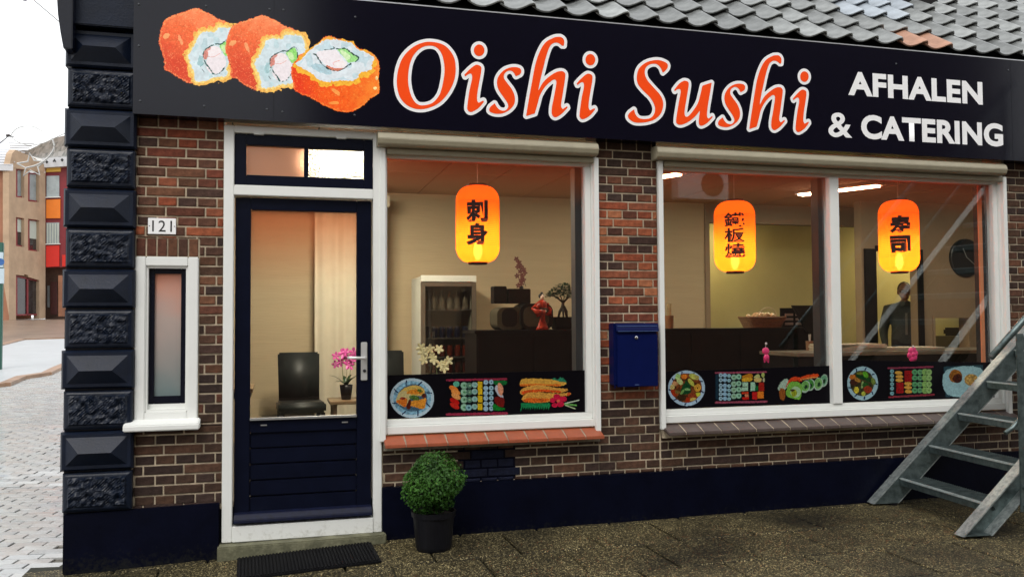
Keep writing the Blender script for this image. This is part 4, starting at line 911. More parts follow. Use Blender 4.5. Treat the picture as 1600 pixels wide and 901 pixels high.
for (px, p0, p1, chars, lab, rot) in ((746, 288, 413, '刺身', 'glowing orange paper lantern with two brushed characters in the left window', -.03), (1147, 312, 427, '鐵板燒', 'glowing orange paper lantern with three brushed characters in the middle pane', .0), (1403, 311, 427, '寿司', 'glowing orange paper lantern with two brushed characters in the right pane', .07)):
    x, zt_ = U(px, p0, LY); _, zb_ = U(px, p1, LY); Hh = zt_-zb_; R = .150; zc = (zt_+zb_)/2
    t = thing('paper_lantern', lab, 'lantern', (x, LY, zb_), 0, 'lit orange paper lanterns in the windows')
    c0 = .055; cap = .105; prof = [(c0*1.15, .014)]
    for i in range(1, 12): a_ = math.pi/2*i/11; prof.append((c0*1.15+(R-c0*1.15)*math.sin(a_), .014+cap*(1-math.cos(a_))))
    z1_, z2_ = .014+cap, Hh-.014-cap
    for i in range(1, 30): prof.append((R, z1_+(z2_-z1_)*i/30))
    for i in range(11, -1, -1): a_ = math.pi/2*i/11; prof.append((c0*1.15+(R-c0*1.15)*math.sin(a_), Hh-.014-cap*(1-math.cos(a_))))
    # fine ribs
    pr2 = []
    for i, (r_, z_) in enumerate(prof): pr2.append((r_, z_))
    n_ = 40; V = []; F = []
    for i, (r_, z_) in enumerate(pr2):
        for k in range(n_): a_ = 2*math.pi*k/n_; V.append((r_*math.cos(a_), r_*math.sin(a_), z_))
    for i in range(len(pr2)-1):
        for k in range(n_): F.append((i*n_+k, i*n_+(k+1) % n_, (i+1)*n_+(k+1) % n_, (i+1)*n_+k))
    m = MB(); m.add(V, F); m.build('paper_shade', LPAP, t, smooth=True)
    m = MB()
    for k in range(1, 26):
        zz = z1_+(z2_-z1_)*(k-.5)/25; P = [(R*1.002*math.cos(a_), R*1.002*math.sin(a_), zz) for a_ in [2*math.pi*i/28 for i in range(29)]]; m.tube(P, .0011, 4, cap=False)
    m.build('rib', mat('lantern_rib_%d' % px, (.5, .12, .02), .8), t, kind='stuff')
    m = MB(); m.lathe([(c0*1.15, 0), (c0*1.2, .004), (c0*1.2, .018), (c0, .02)], n=24); m.build('bottom_ring', INK, t)
    m = MB(); m.lathe([(c0*1.15, Hh-.022), (c0*1.25, Hh-.018), (c0*1.25, Hh), (c0, Hh)], n=24); m.build('top_ring', INK, t)
    m = MB(); m.tube([(0, 0, Hh), (0, 0, 2.80-zb_)], .0025, 6); m.build('cord', WHITE, t)
    nn = len(chars); ch = .150 if nn == 2 else .108
    m = MB(); m.lathe([(.012, 0), (.030, .04), (.032, .07), (.022, .11), (.012, .13)], (0, 0, .03), 14); m.build('bulb', emit('lantern_bulb_glass_%d' % px, (1, .62, .25), 28.), t, smooth=True)
    ca_ = math.atan2(x-CX, LY+CD)      # characters turned towards the street
    hold = bpy.data.objects.new('lettering', None); COL.objects.link(hold); hold.parent = t; hold.rotation_euler = (0, 0, -ca_+rot); hold.empty_display_size = .05
    for i, c in enumerate(chars):
        dz = Hh*.495+(nn-1)/2*(ch*1.04)-i*ch*1.04
        cyl_text(c, R, dz, .152, ch, 0., INKR, .056 if nn == 2 else .026, hold, 'character_outline', .0025)
        cyl_text(c, R, dz, .144, ch*.95, 0., INK, .038 if nn == 2 else .010, hold, 'character', .005)
    ld = bpy.data.lights.new('lantern_bulb', 'POINT'); ld.energy = 4.6; ld.color = (1, .68, .28); ld.shadow_soft_size = .03
    lo = bpy.data.objects.new('lantern_bulb', ld); COL.objects.link(lo); lo.parent = t; lo.location = (0, 0, Hh*.34)

# ------------------------------------------------------------------ painting of flat prints: every little cell of the print has its colour
def vnoise(X, Y, s, seed):
    r = np.random.RandomState(seed); g = r.rand(64, 64); x, y = X/s, Y/s; i, j = np.floor(x).astype(int), np.floor(y).astype(int); fx, fy = x-i, y-j
    fx, fy = fx*fx*(3-2*fx), fy*fy*(3-2*fy); q = lambda a, b: g[a % 64, b % 64]
    return (q(i, j)*(1-fx)+q(i+1, j)*fx)*(1-fy)+(q(i, j+1)*(1-fx)+q(i+1, j+1)*fx)*fy-.5
def catmull(P, n=6, closed=True):
    P = [tuple(p[:2])+(len(p) > 2,) for p in P]; out = []; N = len(P)
    for i in range(N if closed else N-1):
        p0, p1, p2, p3 = P[(i-1) % N], P[i], P[(i+1) % N], P[(i+2) % N]
        if not closed:
            if i == 0: p0 = p1
            if i+2 >= N: p3 = p2
        m1 = [(p2[k]-p0[k])/2 for k in (0, 1)] if not p1[2] else [0, 0]; m2 = [(p3[k]-p1[k])/2 for k in (0, 1)] if not p2[2] else [0, 0]
        if p1[2]: m1 = [(p2[k]-p1[k])*.8 for k in (0, 1)]
        if p2[2]: m2 = [(p2[k]-p1[k])*.8 for k in (0, 1)]
        for s in range(n):
            t = s/n; h = (2*t**3-3*t**2+1, t**3-2*t**2+t, -2*t**3+3*t**2, t**3-t**2); out.append([h[0]*p1[k]+h[1]*m1[k]+h[2]*p2[k]+h[3]*m2[k] for k in (0, 1)])
    if not closed: out.append(P[-1][:2])
    return np.array(out, float)
def sdf_poly(X, Y, P, closed=True):
    d = np.full(X.shape, 1e9); ins = np.zeros(X.shape, bool); N = len(P)
    for i in range(N if closed else N-1):
        ax, ay = P[i]; bx, by = P[(i+1) % N]; ex, ey = bx-ax, by-ay; L = ex*ex+ey*ey+1e-12
        t = np.clip(((X-ax)*ex+(Y-ay)*ey)/L, 0, 1); d = np.minimum(d, (X-ax-t*ex)**2+(Y-ay-t*ey)**2)
        if closed:
            c = ((ay > Y) != (by > Y)); 
            if ay != by: ins ^= c & (X < ex*(Y-ay)/(by-ay)+ax)
    d = np.sqrt(d); return np.where(ins, -d, d) if closed else d
class Canvas:
    def __init__(s, x0, y0, x1, y1, ox, oy, z, k=1.25):
        nx, ny = int((x1-x0)*k), int((y1-y0)*k); s.px = np.linspace(x0, x1, nx+1); s.py = np.linspace(y0, y1, ny+1)
        cx, cy = (s.px[:-1]+s.px[1:])/2, (s.py[:-1]+s.py[1:])/2; s.PX, s.PY = np.meshgrid(cx, cy, indexing='ij')
        s.X, s.Y = (s.PX-ox)*z, (s.PY-oy)*z; s.c = np.zeros(s.X.shape+(3,)); s.a = np.zeros(s.X.shape, bool); s.seed = 1; s.z = z
    def put(s, mask, col, var=.1, ns=None):
        s.seed += 1; n = vnoise(s.X+500, s.Y+900, ns or 14, s.seed)+.6*vnoise(s.X+500, s.Y+900, (ns or 14)/2.2, s.seed+50); c = np.array(col, float)/255.
        v = np.clip(c[None, None, :]*(1+2*var*n[..., None]), 0, 1); s.c[mask] = v[mask]; s.a |= mask
    def tint(s, mask, col, wgt):
        c = np.array(col, float)/255.; w_ = np.clip(wgt, 0, 1)[..., None]; m_ = mask[..., None]; s.c = np.where(m_, s.c*(1-w_)+c*w_, s.c)
    def ell(s, x, y, rx, ry, col, ang=0, var=.1, edge=.0, ns=None):
        c, q = math.cos(ang), math.sin(ang); u, v = (s.X-x)*c+(s.Y-y)*q, -(s.X-x)*q+(s.Y-y)*c; s.seed += 1
        s.put((u/rx)**2+(v/ry)**2+edge*vnoise(s.X+300, s.Y+300, min(rx, ry)*.5+4, s.seed) < 1, col, var, ns); return s
    def poly(s, P, col, var=.1, edge=0., grow=0., es=14, smooth=True, ns=None):
        s.seed += 1; d = sdf_poly(s.X, s.Y, catmull(P, 4) if smooth else np.array(P, float)); s.put(d+edge*vnoise(s.X+300, s.Y+300, es, s.seed)*2 < grow, col, var, ns); return s
    def line(s, P, w_, col, var=.1, edge=0., dash=0.):
        s.seed += 1; d = sdf_poly(s.X, s.Y, catmull(P, 4, False), False); n = vnoise(s.X+300, s.Y+300, 16, s.seed); m = d+edge*n*2 < w_
        if dash: m &= vnoise(s.X+30, s.Y+30, 22, s.seed+9) > dash-.5
        s.put(m, col, var); return s
    def build(s, name, y, parent, gain=1., thick=.0):
        ii, jj = np.nonzero(s.a); vid = -np.ones((len(s.px), len(s.py)), int); 
        corners = np.stack([np.stack([ii, jj], 1), np.stack([ii, jj+1], 1), np.stack([ii+1, jj+1], 1), np.stack([ii+1, jj], 1)], 1)
        flat = corners[..., 0]*len(s.py)+corners[..., 1]; uq, inv = np.unique(flat, return_inverse=True)
        V = [(U(s.px[q//len(s.py)], s.py[q % len(s.py)], y)) for q in uq]; V = np.array([(a, y, b) for a, b in V])
        me = bpy.data.meshes.new(name); F = inv.reshape(-1, 4); me.from_pydata(V.tolist(), [], F.tolist())
        col = s.c[ii, jj]; L = np.where(col <= .04045, col/12.92, ((col+.055)/1.055)**2.4)*gain; a = me.color_attributes.new('tone', 'FLOAT_COLOR', 'CORNER')
        arr = np.ones((len(L), 4, 4)); arr[..., :3] = L[:, None, :]; a.data.foreach_set('color', arr.ravel()); me.materials.append(PRINT); return link(name, me, parent)
def contour_mesh(name, polys, grow, y, m_, parent, x0, x1, z0, z1, h=.0042):
    """filled shape of the polygons (wall metres) grown by `grow`; first list outer shapes, then holes given as ('hole', P)"""
    nx, nz = int((x1-x0)/h), int((z1-z0)/h); xs_ = np.linspace(x0, x1, nx+1); zs_ = np.linspace(z0, z1, nz+1); X, Z = np.meshgrid(xs_, zs_, indexing='ij'); Dm = np.full(X.shape, 1.)
    for hole, P in polys:
        if hole: continue
        P = np.array(P); i0, i1 = np.searchsorted(xs_, P[:, 0].min()-.05), np.searchsorted(xs_, P[:, 0].max()+.05); j0, j1 = np.searchsorted(zs_, P[:, 1].min()-.05), np.searchsorted(zs_, P[:, 1].max()+.05)
        Dm[i0:i1, j0:j1] = np.minimum(Dm[i0:i1, j0:j1], sdf_poly(X[i0:i1, j0:j1], Z[i0:i1, j0:j1], P)-grow)
    for hole, P in polys:
        if hole:
            P = np.array(P); i0, i1 = np.searchsorted(xs_, P[:, 0].min()-.05), np.searchsorted(xs_, P[:, 0].max()+.05); j0, j1 = np.searchsorted(zs_, P[:, 1].min()-.05), np.searchsorted(zs_, P[:, 1].max()+.05)
            Dm[i0:i1, j0:j1] = np.maximum(Dm[i0:i1, j0:j1], -(sdf_poly(X[i0:i1, j0:j1], Z[i0:i1, j0:j1], P)+grow))
    Dm[np.abs(Dm) < 1e-7] = 1e-7
    V = {}; VL = []; F = []
    def vert(key, p):
        if key not in V: V[key] = len(VL); VL.append(p)
        return V[key]
    IN_ = Dm < 0; any_ = IN_[:-1, :-1] | IN_[1:, :-1] | IN_[1:, 1:] | IN_[:-1, 1:]
    for i, j in zip(*np.nonzero(any_)):
        c = [(i, j), (i+1, j), (i+1, j+1), (i, j+1)]; poly = []
        for k in range(4):
            a, b = c[k], c[(k+1) % 4]; da, db = Dm[a], Dm[b]
            if da < 0: poly.append(vert(a, (xs_[a[0]], y, zs_[a[1]])))
            if (da < 0) != (db < 0):
                t = da/(da-db); key = (min(a, b), max(a, b)); poly.append(vert(key, (xs_[a[0]]+(xs_[b[0]]-xs_[a[0]])*t, y, zs_[a[1]]+(zs_[b[1]]-zs_[a[1]])*t)))
        if len(poly) >= 3: F.append(poly)
    me = bpy.data.meshes.new(name); me.from_pydata(VL, [], F); me.materials.append(m_); return link(name, me, parent)

# ------------------------------------------------------------------ the fascia sign
YS_ = -.12; ZS0, ZS1 = 2.594, 3.366
SG = thing('shop_sign', 'long dark fascia sign reading Oishi Sushi with three sushi rolls', 'sign', (0, 0, 0))
xseam, xend, xs0 = U(428, 90, YS_)[0], U(1581, 180, YS_)[0], -.492
for a, b in ((xs0, xseam), (xseam, xend), (xend, 7.4)):
    m = MB(); m.box(a+.001, b-.001, YS_, YS_+.02, ZS0, ZS1); m.build('panel', SIGNM, SG)
m = MB(); m.box(xs0+.01, 7.39, YS_+.021, -.0, ZS0+.004, ZS1-.01); m.build('backing', NAVY, SG)
m = MB(); m.box(xs0, 7.4, YS_-.003, YS_+.06, ZS1+.001, ZS1+.008); m.build('top_trim', ALU, SG)
sc = MB(); sc.lathe([(.007, 0), (.006, .004), (.003, .006)], n=10); scd = sc.data('screw', mat('screw_head', (.05, .055, .065), .4))
for px, py in ((217, 7), (322, 10), (217, 72), (219, 158), (319, 166), (421, 15), (443, 16), (417, 171), (441, 175), (555, 27), (554, 180), (1400, 100), (1404, 248), (1575, 110)):
    x, z = U(px, py, YS_)
    if z > ZS0+.01 and z < ZS1-.005: o = link('screw', scd, SG); o.location = (x, YS_, z); o.rotation_euler = (math.pi/2, 0, 0)
ORANGE = mat('orange_vinyl', (.97, .075, .004), .45, .03, spec=.15); SWHITE = mat('white_vinyl', (.88, .88, .88), .4, .03)
def glyph(P, ox, oy, z, n=6): return np.array([U(ox+a/z, oy+b/z, YS_) for a, b in catmull(P, n)])
def ellp(cx, cy, rx, ry, ang=0, n=28): return [(cx+rx*math.cos(t)*math.cos(ang)-ry*math.sin(t)*math.sin(ang), cy+rx*math.cos(t)*math.sin(ang)+ry*math.sin(t)*math.cos(ang)) for t in [2*math.pi*i/n for i in range(n)]]
gA = (600, 30, 4.444); gB = (960, 60, 4.848)
Oo = glyph([(330, 160), (420, 185), (480, 255), (497, 340), (485, 430), (440, 520), (370, 590), (270, 625), (180, 610), (115, 550), (90, 460), (97, 360), (130, 270), (190, 205), (255, 170)], *gA)
Oi = glyph([(310, 185), (365, 198), (403, 250), (420, 340), (412, 430), (388, 520), (340, 580), (275, 600), (225, 588), (187, 530), (167, 440), (173, 340), (200, 260), (250, 205)], *gA)
idot = glyph(ellp(660, 218, 36, 40), *gA)
ibody = glyph([(652, 320), (673, 334), (673, 370), (660, 440), (648, 510), (645, 560), (655, 583, 1), (690, 566, 1), (692, 576, 1), (655, 618), (605, 645), (580, 630), (580, 590), (595, 490), (612, 410), (604, 380), (585, 383), (563, 400, 1), (558, 388, 1), (595, 350), (630, 323)], *gA)
s_ = glyph([(930, 338), (885, 336), (835, 355), (797, 395), (784, 440), (795, 490), (828, 540), (855, 580), (862, 612), (840, 636), (805, 632), (783, 612), (768, 586, 1), (737, 612), (733, 640), (770, 656), (820, 655), (870, 630), (903, 590), (907, 540), (888, 490), (858, 450), (832, 410), (838, 376), (868, 358), (896, 368), (915, 398, 1), (947, 380), (950, 352)], *gA)
h_ = glyph([(1235, 130), (1250, 152), (1248, 186, 1), (1236, 186, 1), (1212, 168), (1180, 166), (1150, 192), (1125, 260), (1105, 340), (1085, 420), (1068, 505, 1), (1105, 440), (1150, 398), (1200, 368), (1240, 364), (1258, 384), (1254, 430), (1240, 520), (1228, 600), (1240, 627, 1), (1270, 606, 1), (1273, 616, 1), (1230, 660), (1190, 682), (1167, 665), (1165, 620), (1180, 540), (1196, 450), (1190, 422), (1166, 426), (1118, 470), (1082, 530), (1065, 590), (1046, 655, 1), (987, 673, 1), (1000, 590), (1025, 450), (1050, 320), (1080, 230), (1120, 165), (1175, 132), (1210, 125)], *gA)
S_ = glyph([(300, 168), (350, 170), (395, 190), (403, 215), (390, 240), (365, 262, 1), (350, 225), (320, 197), (280, 195), (243, 215), (228, 255), (243, 310), (292, 370), (345, 430), (368, 490), (355, 560), (310, 610), (240, 635), (160, 638), (115, 615), (102, 590), (115, 565), (148, 540, 1), (160, 580), (190, 608), (240, 612), (280, 600), (305, 560), (303, 510), (270, 450), (210, 390), (175, 340), (170, 280), (190, 225), (240, 185)], *gB)
u_ = glyph([(545, 325), (560, 338), (558, 380), (543, 470), (530, 560), (536, 595, 1), (560, 590), (595, 550), (632, 490), (652, 420), (666, 360, 1), (735, 337, 1), (722, 420), (705, 520), (700, 590), (712, 610, 1), (740, 588, 1), (743, 598, 1), (700, 642), (658, 663), (640, 648), (640, 605), (648, 545, 1), (610, 592), (560, 632), (505, 655), (472, 645), (468, 610), (485, 500), (501, 410), (494, 385), (472, 388), (456, 402, 1), (452, 392, 1), (488, 347), (522, 325)], *gB)
def shift(P, a, b):     # a copy of a letter moved so that its point a comes to b
    return P+(np.array(b)-np.array(a))
pa_ = lambda x, y, g: np.array(U(g[0]+x/g[2], g[1]+y/g[2], YS_))
i2 = (pa_(660, 218, gA), pa_(1432, 283, gA)); i3 = (pa_(660, 218, gA), pa_(1438, 291, gB)); sM = (pa_(910, 400, gA), pa_(950, 411, gB)); hM = (pa_(1244, 186, gA), pa_(1258, 192, gB))
polys = [(0, Oo), (1, Oi), (0, idot), (0, ibody), (0, s_), (0, h_), (0, shift(idot, *i2)), (0, shift(ibody, *i2)), (0, S_), (0, u_), (0, shift(s_, *sM)), (0, shift(h_, *hM)), (0, shift(idot, *i3)), (0, shift(ibody, *i3))]
x0_, x1_ = U(600, 100, YS_)[0], U(1290, 100, YS_)[0]
o = contour_mesh('lettering', polys, .0205, YS_-.0012, SWHITE, SG, x0_, x1_, ZS0, ZS1); o['label'] = 'white outline of the words Oishi Sushi'
o = contour_mesh('lettering', polys, .0005, YS_-.0024, ORANGE, SG, x0_, x1_, ZS0, ZS1); o['label'] = 'orange words Oishi Sushi'
def flat_text(s, x0, x1, z0, z1, y, m_, parent, name, off=.02, sp=1.):
    cu = bpy.data.curves.new('t', 'FONT'); cu.body = s; cu.offset = off; cu.resolution_u = 5; cu.space_character = sp
    o = bpy.data.objects.new('t', cu); COL.objects.link(o); dg = bpy.context.evaluated_depsgraph_get(); me = bpy.data.meshes.new_from_object(o.evaluated_get(dg)); bpy.data.objects.remove(o)
    vs = np.array([v.co[:] for v in me.vertices]); lo, hi = vs.min(0), vs.max(0)
    for v in me.vertices: v.co = (x0+(v.co.x-lo[0])/(hi[0]-lo[0])*(x1-x0), y, z0+(v.co.y-lo[1])/(hi[1]-lo[1])*(z1-z0))
    me.materials.clear(); me.materials.append(m_); return link(name, me, parent)
a = U(1325, 135, YS_); b = U(1535, 145, YS_); za, zb = U(1345, 150, YS_)[1], U(1345, 113, YS_)[1]
o = flat_text('AFHALEN', a[0], b[0], za, zb, YS_-.0014, SWHITE, SG, 'lettering', .040, 1.06); o['label'] = 'white word AFHALEN'
a = U(1294, 195, YS_); b = U(1567, 210, YS_); za, zb = U(1365, 218, YS_)[1], U(1365, 180, YS_)[1]
xm = a[0]+(b[0]-a[0])*.128; xn = a[0]+(b[0]-a[0])*.178
o = flat_text('&', a[0], xm, za, zb, YS_-.0014, SWHITE, SG, 'lettering', .018); o['label'] = 'white ampersand'
o = flat_text('CATERING', xn, b[0], za, zb, YS_-.0014, SWHITE, SG, 'lettering', .040, 1.04); o['label'] = 'white word CATERING'
# the rolls
def roll12(c, dx, dy):
    sh = lambda P: [(a+dx, b+dy) for a, b in P]
    out = sh([(85, 130), (180, 95), (280, 65), (340, 38), (400, 35), (460, 60), (520, 85), (610, 140), (700, 175), (790, 220), (830, 270), (860, 370), (845, 440), (780, 500), (700, 560), (695, 650), (725, 770), (620, 790), (540, 800), (500, 840), (430, 835), (310, 835), (230, 800), (130, 735), (95, 708), (40, 690), (45, 620), (15, 500), (-15, 400), (-10, 330), (20, 220), (50, 160)])
    face = sh([(640, 235), (740, 245), (810, 265), (832, 330), (845, 400), (820, 450), (760, 500), (720, 540), (700, 600), (710, 680), (720, 760), (600, 775), (500, 805), (385, 815), (365, 750), (340, 660), (300, 570), (310, 520), (350, 460), (390, 380), (430, 300), (520, 285), (600, 280)])
    c.poly(out, (244, 112, 66), .05, 7, 4, 12)
    D = sdf_poly(c.X, c.Y, catmull(out, 4)); base = D+14*vnoise(c.X+300, c.Y+300, 12, 3) < 2
    rn = vnoise(c.X, c.Y, 60, 9)+.5*vnoise(c.X, c.Y, 24, 10); gr = vnoise(c.X, c.Y, 11, 31)+.7*vnoise(c.X, c.Y, 6, 32)
    c.tint(base, (222, 78, 52), ((c.Y-dy)-.5*(c.X-dx)-150+160*rn)/420); c.tint(base, (254, 150, 100), (230-(c.Y-dy)+.25*(c.X-dx)+180*rn)/330)
    c.tint(base, (255, 186, 130), gr*1.5-.35); c.tint(base, (200, 62, 40), -gr*1.3-.42); c.tint(base & (D > -16), (255, 176, 110), .35+gr)
    n = vnoise(c.X+9, c.Y+9, 9, 77); c.put(base & (n > .43), (255, 165, 110), .1, 8)
    c.ell(60+dx, 330+dy, 40, 26, (250, 170, 110), -.6, .05, .8); c.ell(215+dx, 375+dy, 18, 60, (250, 165, 112), -.4, .05, .8)
    c.poly(face, (250, 190, 95), .10, 20, 52, 26); c.poly(face, (250, 215, 130), .08, 16, 26, 22); c.poly(face, (214, 230, 236), .04, 10, 0, 20, ns=40)
    c.put((sdf_poly(c.X, c.Y, catmull(face, 4)) < -10) & (vnoise(c.X, c.Y, 60, 21) > .12), (196, 220, 226), .04, 30)
    c.ell(440+dx, 600+dy, 40, 60, (170, 205, 210), .2, .05, .8)
    c.ell(600+dx, 580+dy, 140, 160, (205, 222, 226), .4, .04, .3); c.ell(600+dx, 620+dy, 105, 125, (240, 232, 236), .3, .02, .2); c.ell(575+dx, 500+dy, 80, 62, (246, 236, 238), 0, .02, .2)
    c.ell(488+dx, 530+dy, 28, 52, (214, 140, 128), .15, .1, .6); c.ell(515+dx, 470+dy, 34, 18, (222, 160, 150), -.5, .1, .6)
    c.line(sh([(490, 545), (570, 555), (640, 520)]), 2.4, (220, 150, 140))
    c.poly(sh([(640, 430), (715, 385), (752, 410), (762, 480), (735, 535), (700, 545), (660, 480)]), (150, 220, 120), .08, 4, 0); c.ell(690+dx, 470+dy, 30, 50, (205, 240, 175), -.5, .05, .4)
    c.line(sh([(462, 560), (470, 490), (540, 440), (610, 413), (650, 418), (715, 375), (755, 395), (765, 485)]), 5, (38, 88, 84), .2, 5, .12)
    c.line(sh([(470, 590), (500, 640), (545, 700), (580, 745), (640, 728), (692, 670)]), 6, (38, 88, 84), .2, 6, .25)
    c.line(sh([(430, 660), (470, 620)]), 3, (120, 170, 170)); c.line(sh([(450, 690), (470, 720)]), 3, (50, 90, 90))
c = Canvas(238, 8, 602, 182, 355, 20, 6.93, 1.4)
roll12(c, (-104)*6.93, (-11)*6.93); roll12(c, 0, 0)
c.X, c.Y = (c.PX-450)*6.93, (c.PY-50)*6.93
out = [(450, 45), (520, 70), (600, 95), (690, 115), (740, 160), (790, 190), (850, 200), (940, 260), (985, 340), (985, 430), (980, 520), (990, 600), (975, 670), (890, 720), (820, 790), (690, 860), (560, 860), (460, 825), (380, 790), (260, 720), (120, 660), (65, 625), (60, 560), (35, 440), (50, 360), (100, 300), (130, 250), (210, 225), (290, 160), (350, 100), (390, 65)]
face = [(400, 90), (520, 84), (640, 110), (700, 122), (740, 180), (830, 215), (930, 280), (915, 330), (900, 400), (860, 430), (790, 440), (740, 510), (650, 535), (560, 525), (420, 540), (340, 520), (280, 470), (190, 410), (80, 350), (130, 310), (240, 200), (320, 140)]
c.poly(out, (248, 96, 30), .05, 7, 3, 12); D = sdf_poly(c.X, c.Y, catmull(out, 4)); base = D+14*vnoise(c.X+300, c.Y+300, 12, 3) < 2
rn = vnoise(c.X, c.Y, 60, 9)+.5*vnoise(c.X, c.Y, 24, 10); gr = vnoise(c.X, c.Y, 11, 31)+.7*vnoise(c.X, c.Y, 6, 32); c.tint(base, (232, 56, 30), (420-c.X+120*rn)/380); c.tint(base, (252, 140, 50), (c.X-620+200*rn)/360); c.tint(base & (c.Y < 330), (246, 160, 70), (330-c.Y)/60)
c.tint(base, (255, 170, 90), gr*1.5-.35); c.tint(base, (205, 48, 16), -gr*1.3-.42); c.tint(base & (D > -16), (255, 165, 80), .3+gr)
n = vnoise(c.X+9, c.Y+9, 9, 78); c.put(base & (n > .43), (255, 145, 60), .1, 8)
c.ell(520, 650, 55, 22, (252, 160, 80), .7, .05, .7); c.ell(500, 770, 55, 18, (252, 155, 70), 0, .05, .7); c.ell(945, 610, 20, 16, (255, 225, 150)); c.ell(960, 500, 14, 22, (255, 220, 150))
c.poly([(a, b+22) for a, b in face], (250, 182, 60), .10, 22, 30, 24); c.poly(face, (222, 232, 238), .04, 8, 0, 18, ns=40)
c.put((sdf_poly(c.X, c.Y, catmull(face, 4)) < -10) & (vnoise(c.X, c.Y, 60, 21) > .12), (200, 222, 230), .04, 30)
c.ell(360, 400, 120, 40, (178, 208, 218), .4, .05, .8)
c.poly([(310, 225), (420, 200), (520, 200), (600, 300), (640, 340), (600, 400), (530, 415), (440, 385), (350, 310)], (242, 236, 240), .02, 4, 0)
c.line([(430, 375), (480, 400), (540, 410), (580, 395)], 14, (214, 130, 105), .1, 6); c.ell(560, 350, 62, 42, (248, 238, 238), .3, .02, .3); c.line([(500, 365), (490, 335), (560, 310)], 2.5, (225, 150, 140))
c.poly([(535, 190), (620, 185), (700, 235), (755, 285), (720, 325), (650, 328), (600, 270)], (160, 222, 140), .08, 4, 0); c.poly([(560, 200), (620, 215), (680, 270), (640, 310), (600, 265)], (215, 242, 190), .05, 4, 0)
c.line([(490, 165), (540, 188), (620, 180), (700, 240), (765, 280), (730, 325)], 6, (30, 70, 60), .2, 6, .08); c.line([(385, 195), (470, 188), (500, 175)], 4, (50, 90, 85), .2, 4, .2)
c.line([(275, 240), (310, 260), (370, 350), (440, 400), (540, 425), (620, 385), (680, 345)], 6, (36, 66, 62), .2, 6, .22)
o = c.build('sushi_roll_print', YS_-.0014, SG, 1.10)

# ------------------------------------------------------------------ black film strips with dish prints at the foot of the panes
YF = .046
def plate(c, cx, cy, rx, ry, rim, food, nd=9, edge=.03):
    c.ell(cx, cy, rx, ry, rim, 0, .05, edge); c.ell(cx, cy, rx*.86, ry*.86, (132, 178, 200), 0, .22, .1, 30); c.ell(cx, cy, rx*.70, ry*.70, (70, 100, 120), 0, .2, .2)
    for k in range(nd):
        a = 2*math.pi*k/nd+.4; c.line([(cx+rx*.72*math.cos(a), cy+ry*.72*math.sin(a)), (cx+rx*.92*math.cos(a+.1), cy+ry*.92*math.sin(a+.1))], rx*.028, (22, 34, 78), .1, 3)
def dish1(c):
    plate(c, 440, 515, 345, 308, (190, 214, 226), None, 8)
    c.poly([(235, 440), (320, 360), (430, 320), (540, 325), (620, 370), (640, 430), (560, 480), (400, 470), (260, 520)], (215, 180, 90), .14, 6)
    c.poly([(230, 440), (330, 400), (420, 470), (400, 530), (330, 650), (200, 590), (190, 540)], (205, 190, 130), .12, 6); c.poly([(190, 560), (260, 530), (360, 520), (340, 650), (230, 600)], (225, 120, 40), .2, 8)
    c.poly([(350, 430), (460, 380), (600, 400), (600, 450), (420, 450)], (222, 135, 40), .25, 10); c.poly([(430, 560), (560, 540), (650, 520), (650, 600), (615, 685), (410, 630)], (232, 150, 50), .22, 8)
    c.poly([(380, 560), (420, 540), (410, 680), (350, 670)], (85, 30, 20), .2, 4); c.poly([(400, 490), (480, 470), (560, 520), (540, 550), (430, 540)], (80, 110, 50), .35, 14); c.ell(560, 400, 45, 25, (90, 110, 40), .3, .4, 1.)
    c.ell(625, 480, 35, 35, (90, 40, 30), 0, .3, .8); c.ell(290, 520, 40, 22, (150, 60, 40), 0, .3, .8)
def tray(c, x0, y0, x1, y1, bar=(150, 45, 70), sk=12):
    c.poly([(x0, y0), (x1, y0-sk), (x1+8, y1-sk*.6), (x0+4, y1)], (10, 10, 16), .1, smooth=False)
    c.line([(x0, y0+18), (x1, y0)], 17, bar, .2, 3); c.line([(x0, y1-6), (x1+8, y1-26)], 20, bar, .22, 3)
def maki(c, x, y, r, col=(168, 205, 195), core=(70, 120, 95), ring=None, fx=1.):
    c.ell(x, y, r*1.08*fx, r*1.08, (28, 42, 44), 0, .1, .1); c.ell(x, y, r*fx, r, col, 0, .1, .12); c.ell(x+r*.1, y, r*.36*fx, r*.34, core, 0, .25, .3)
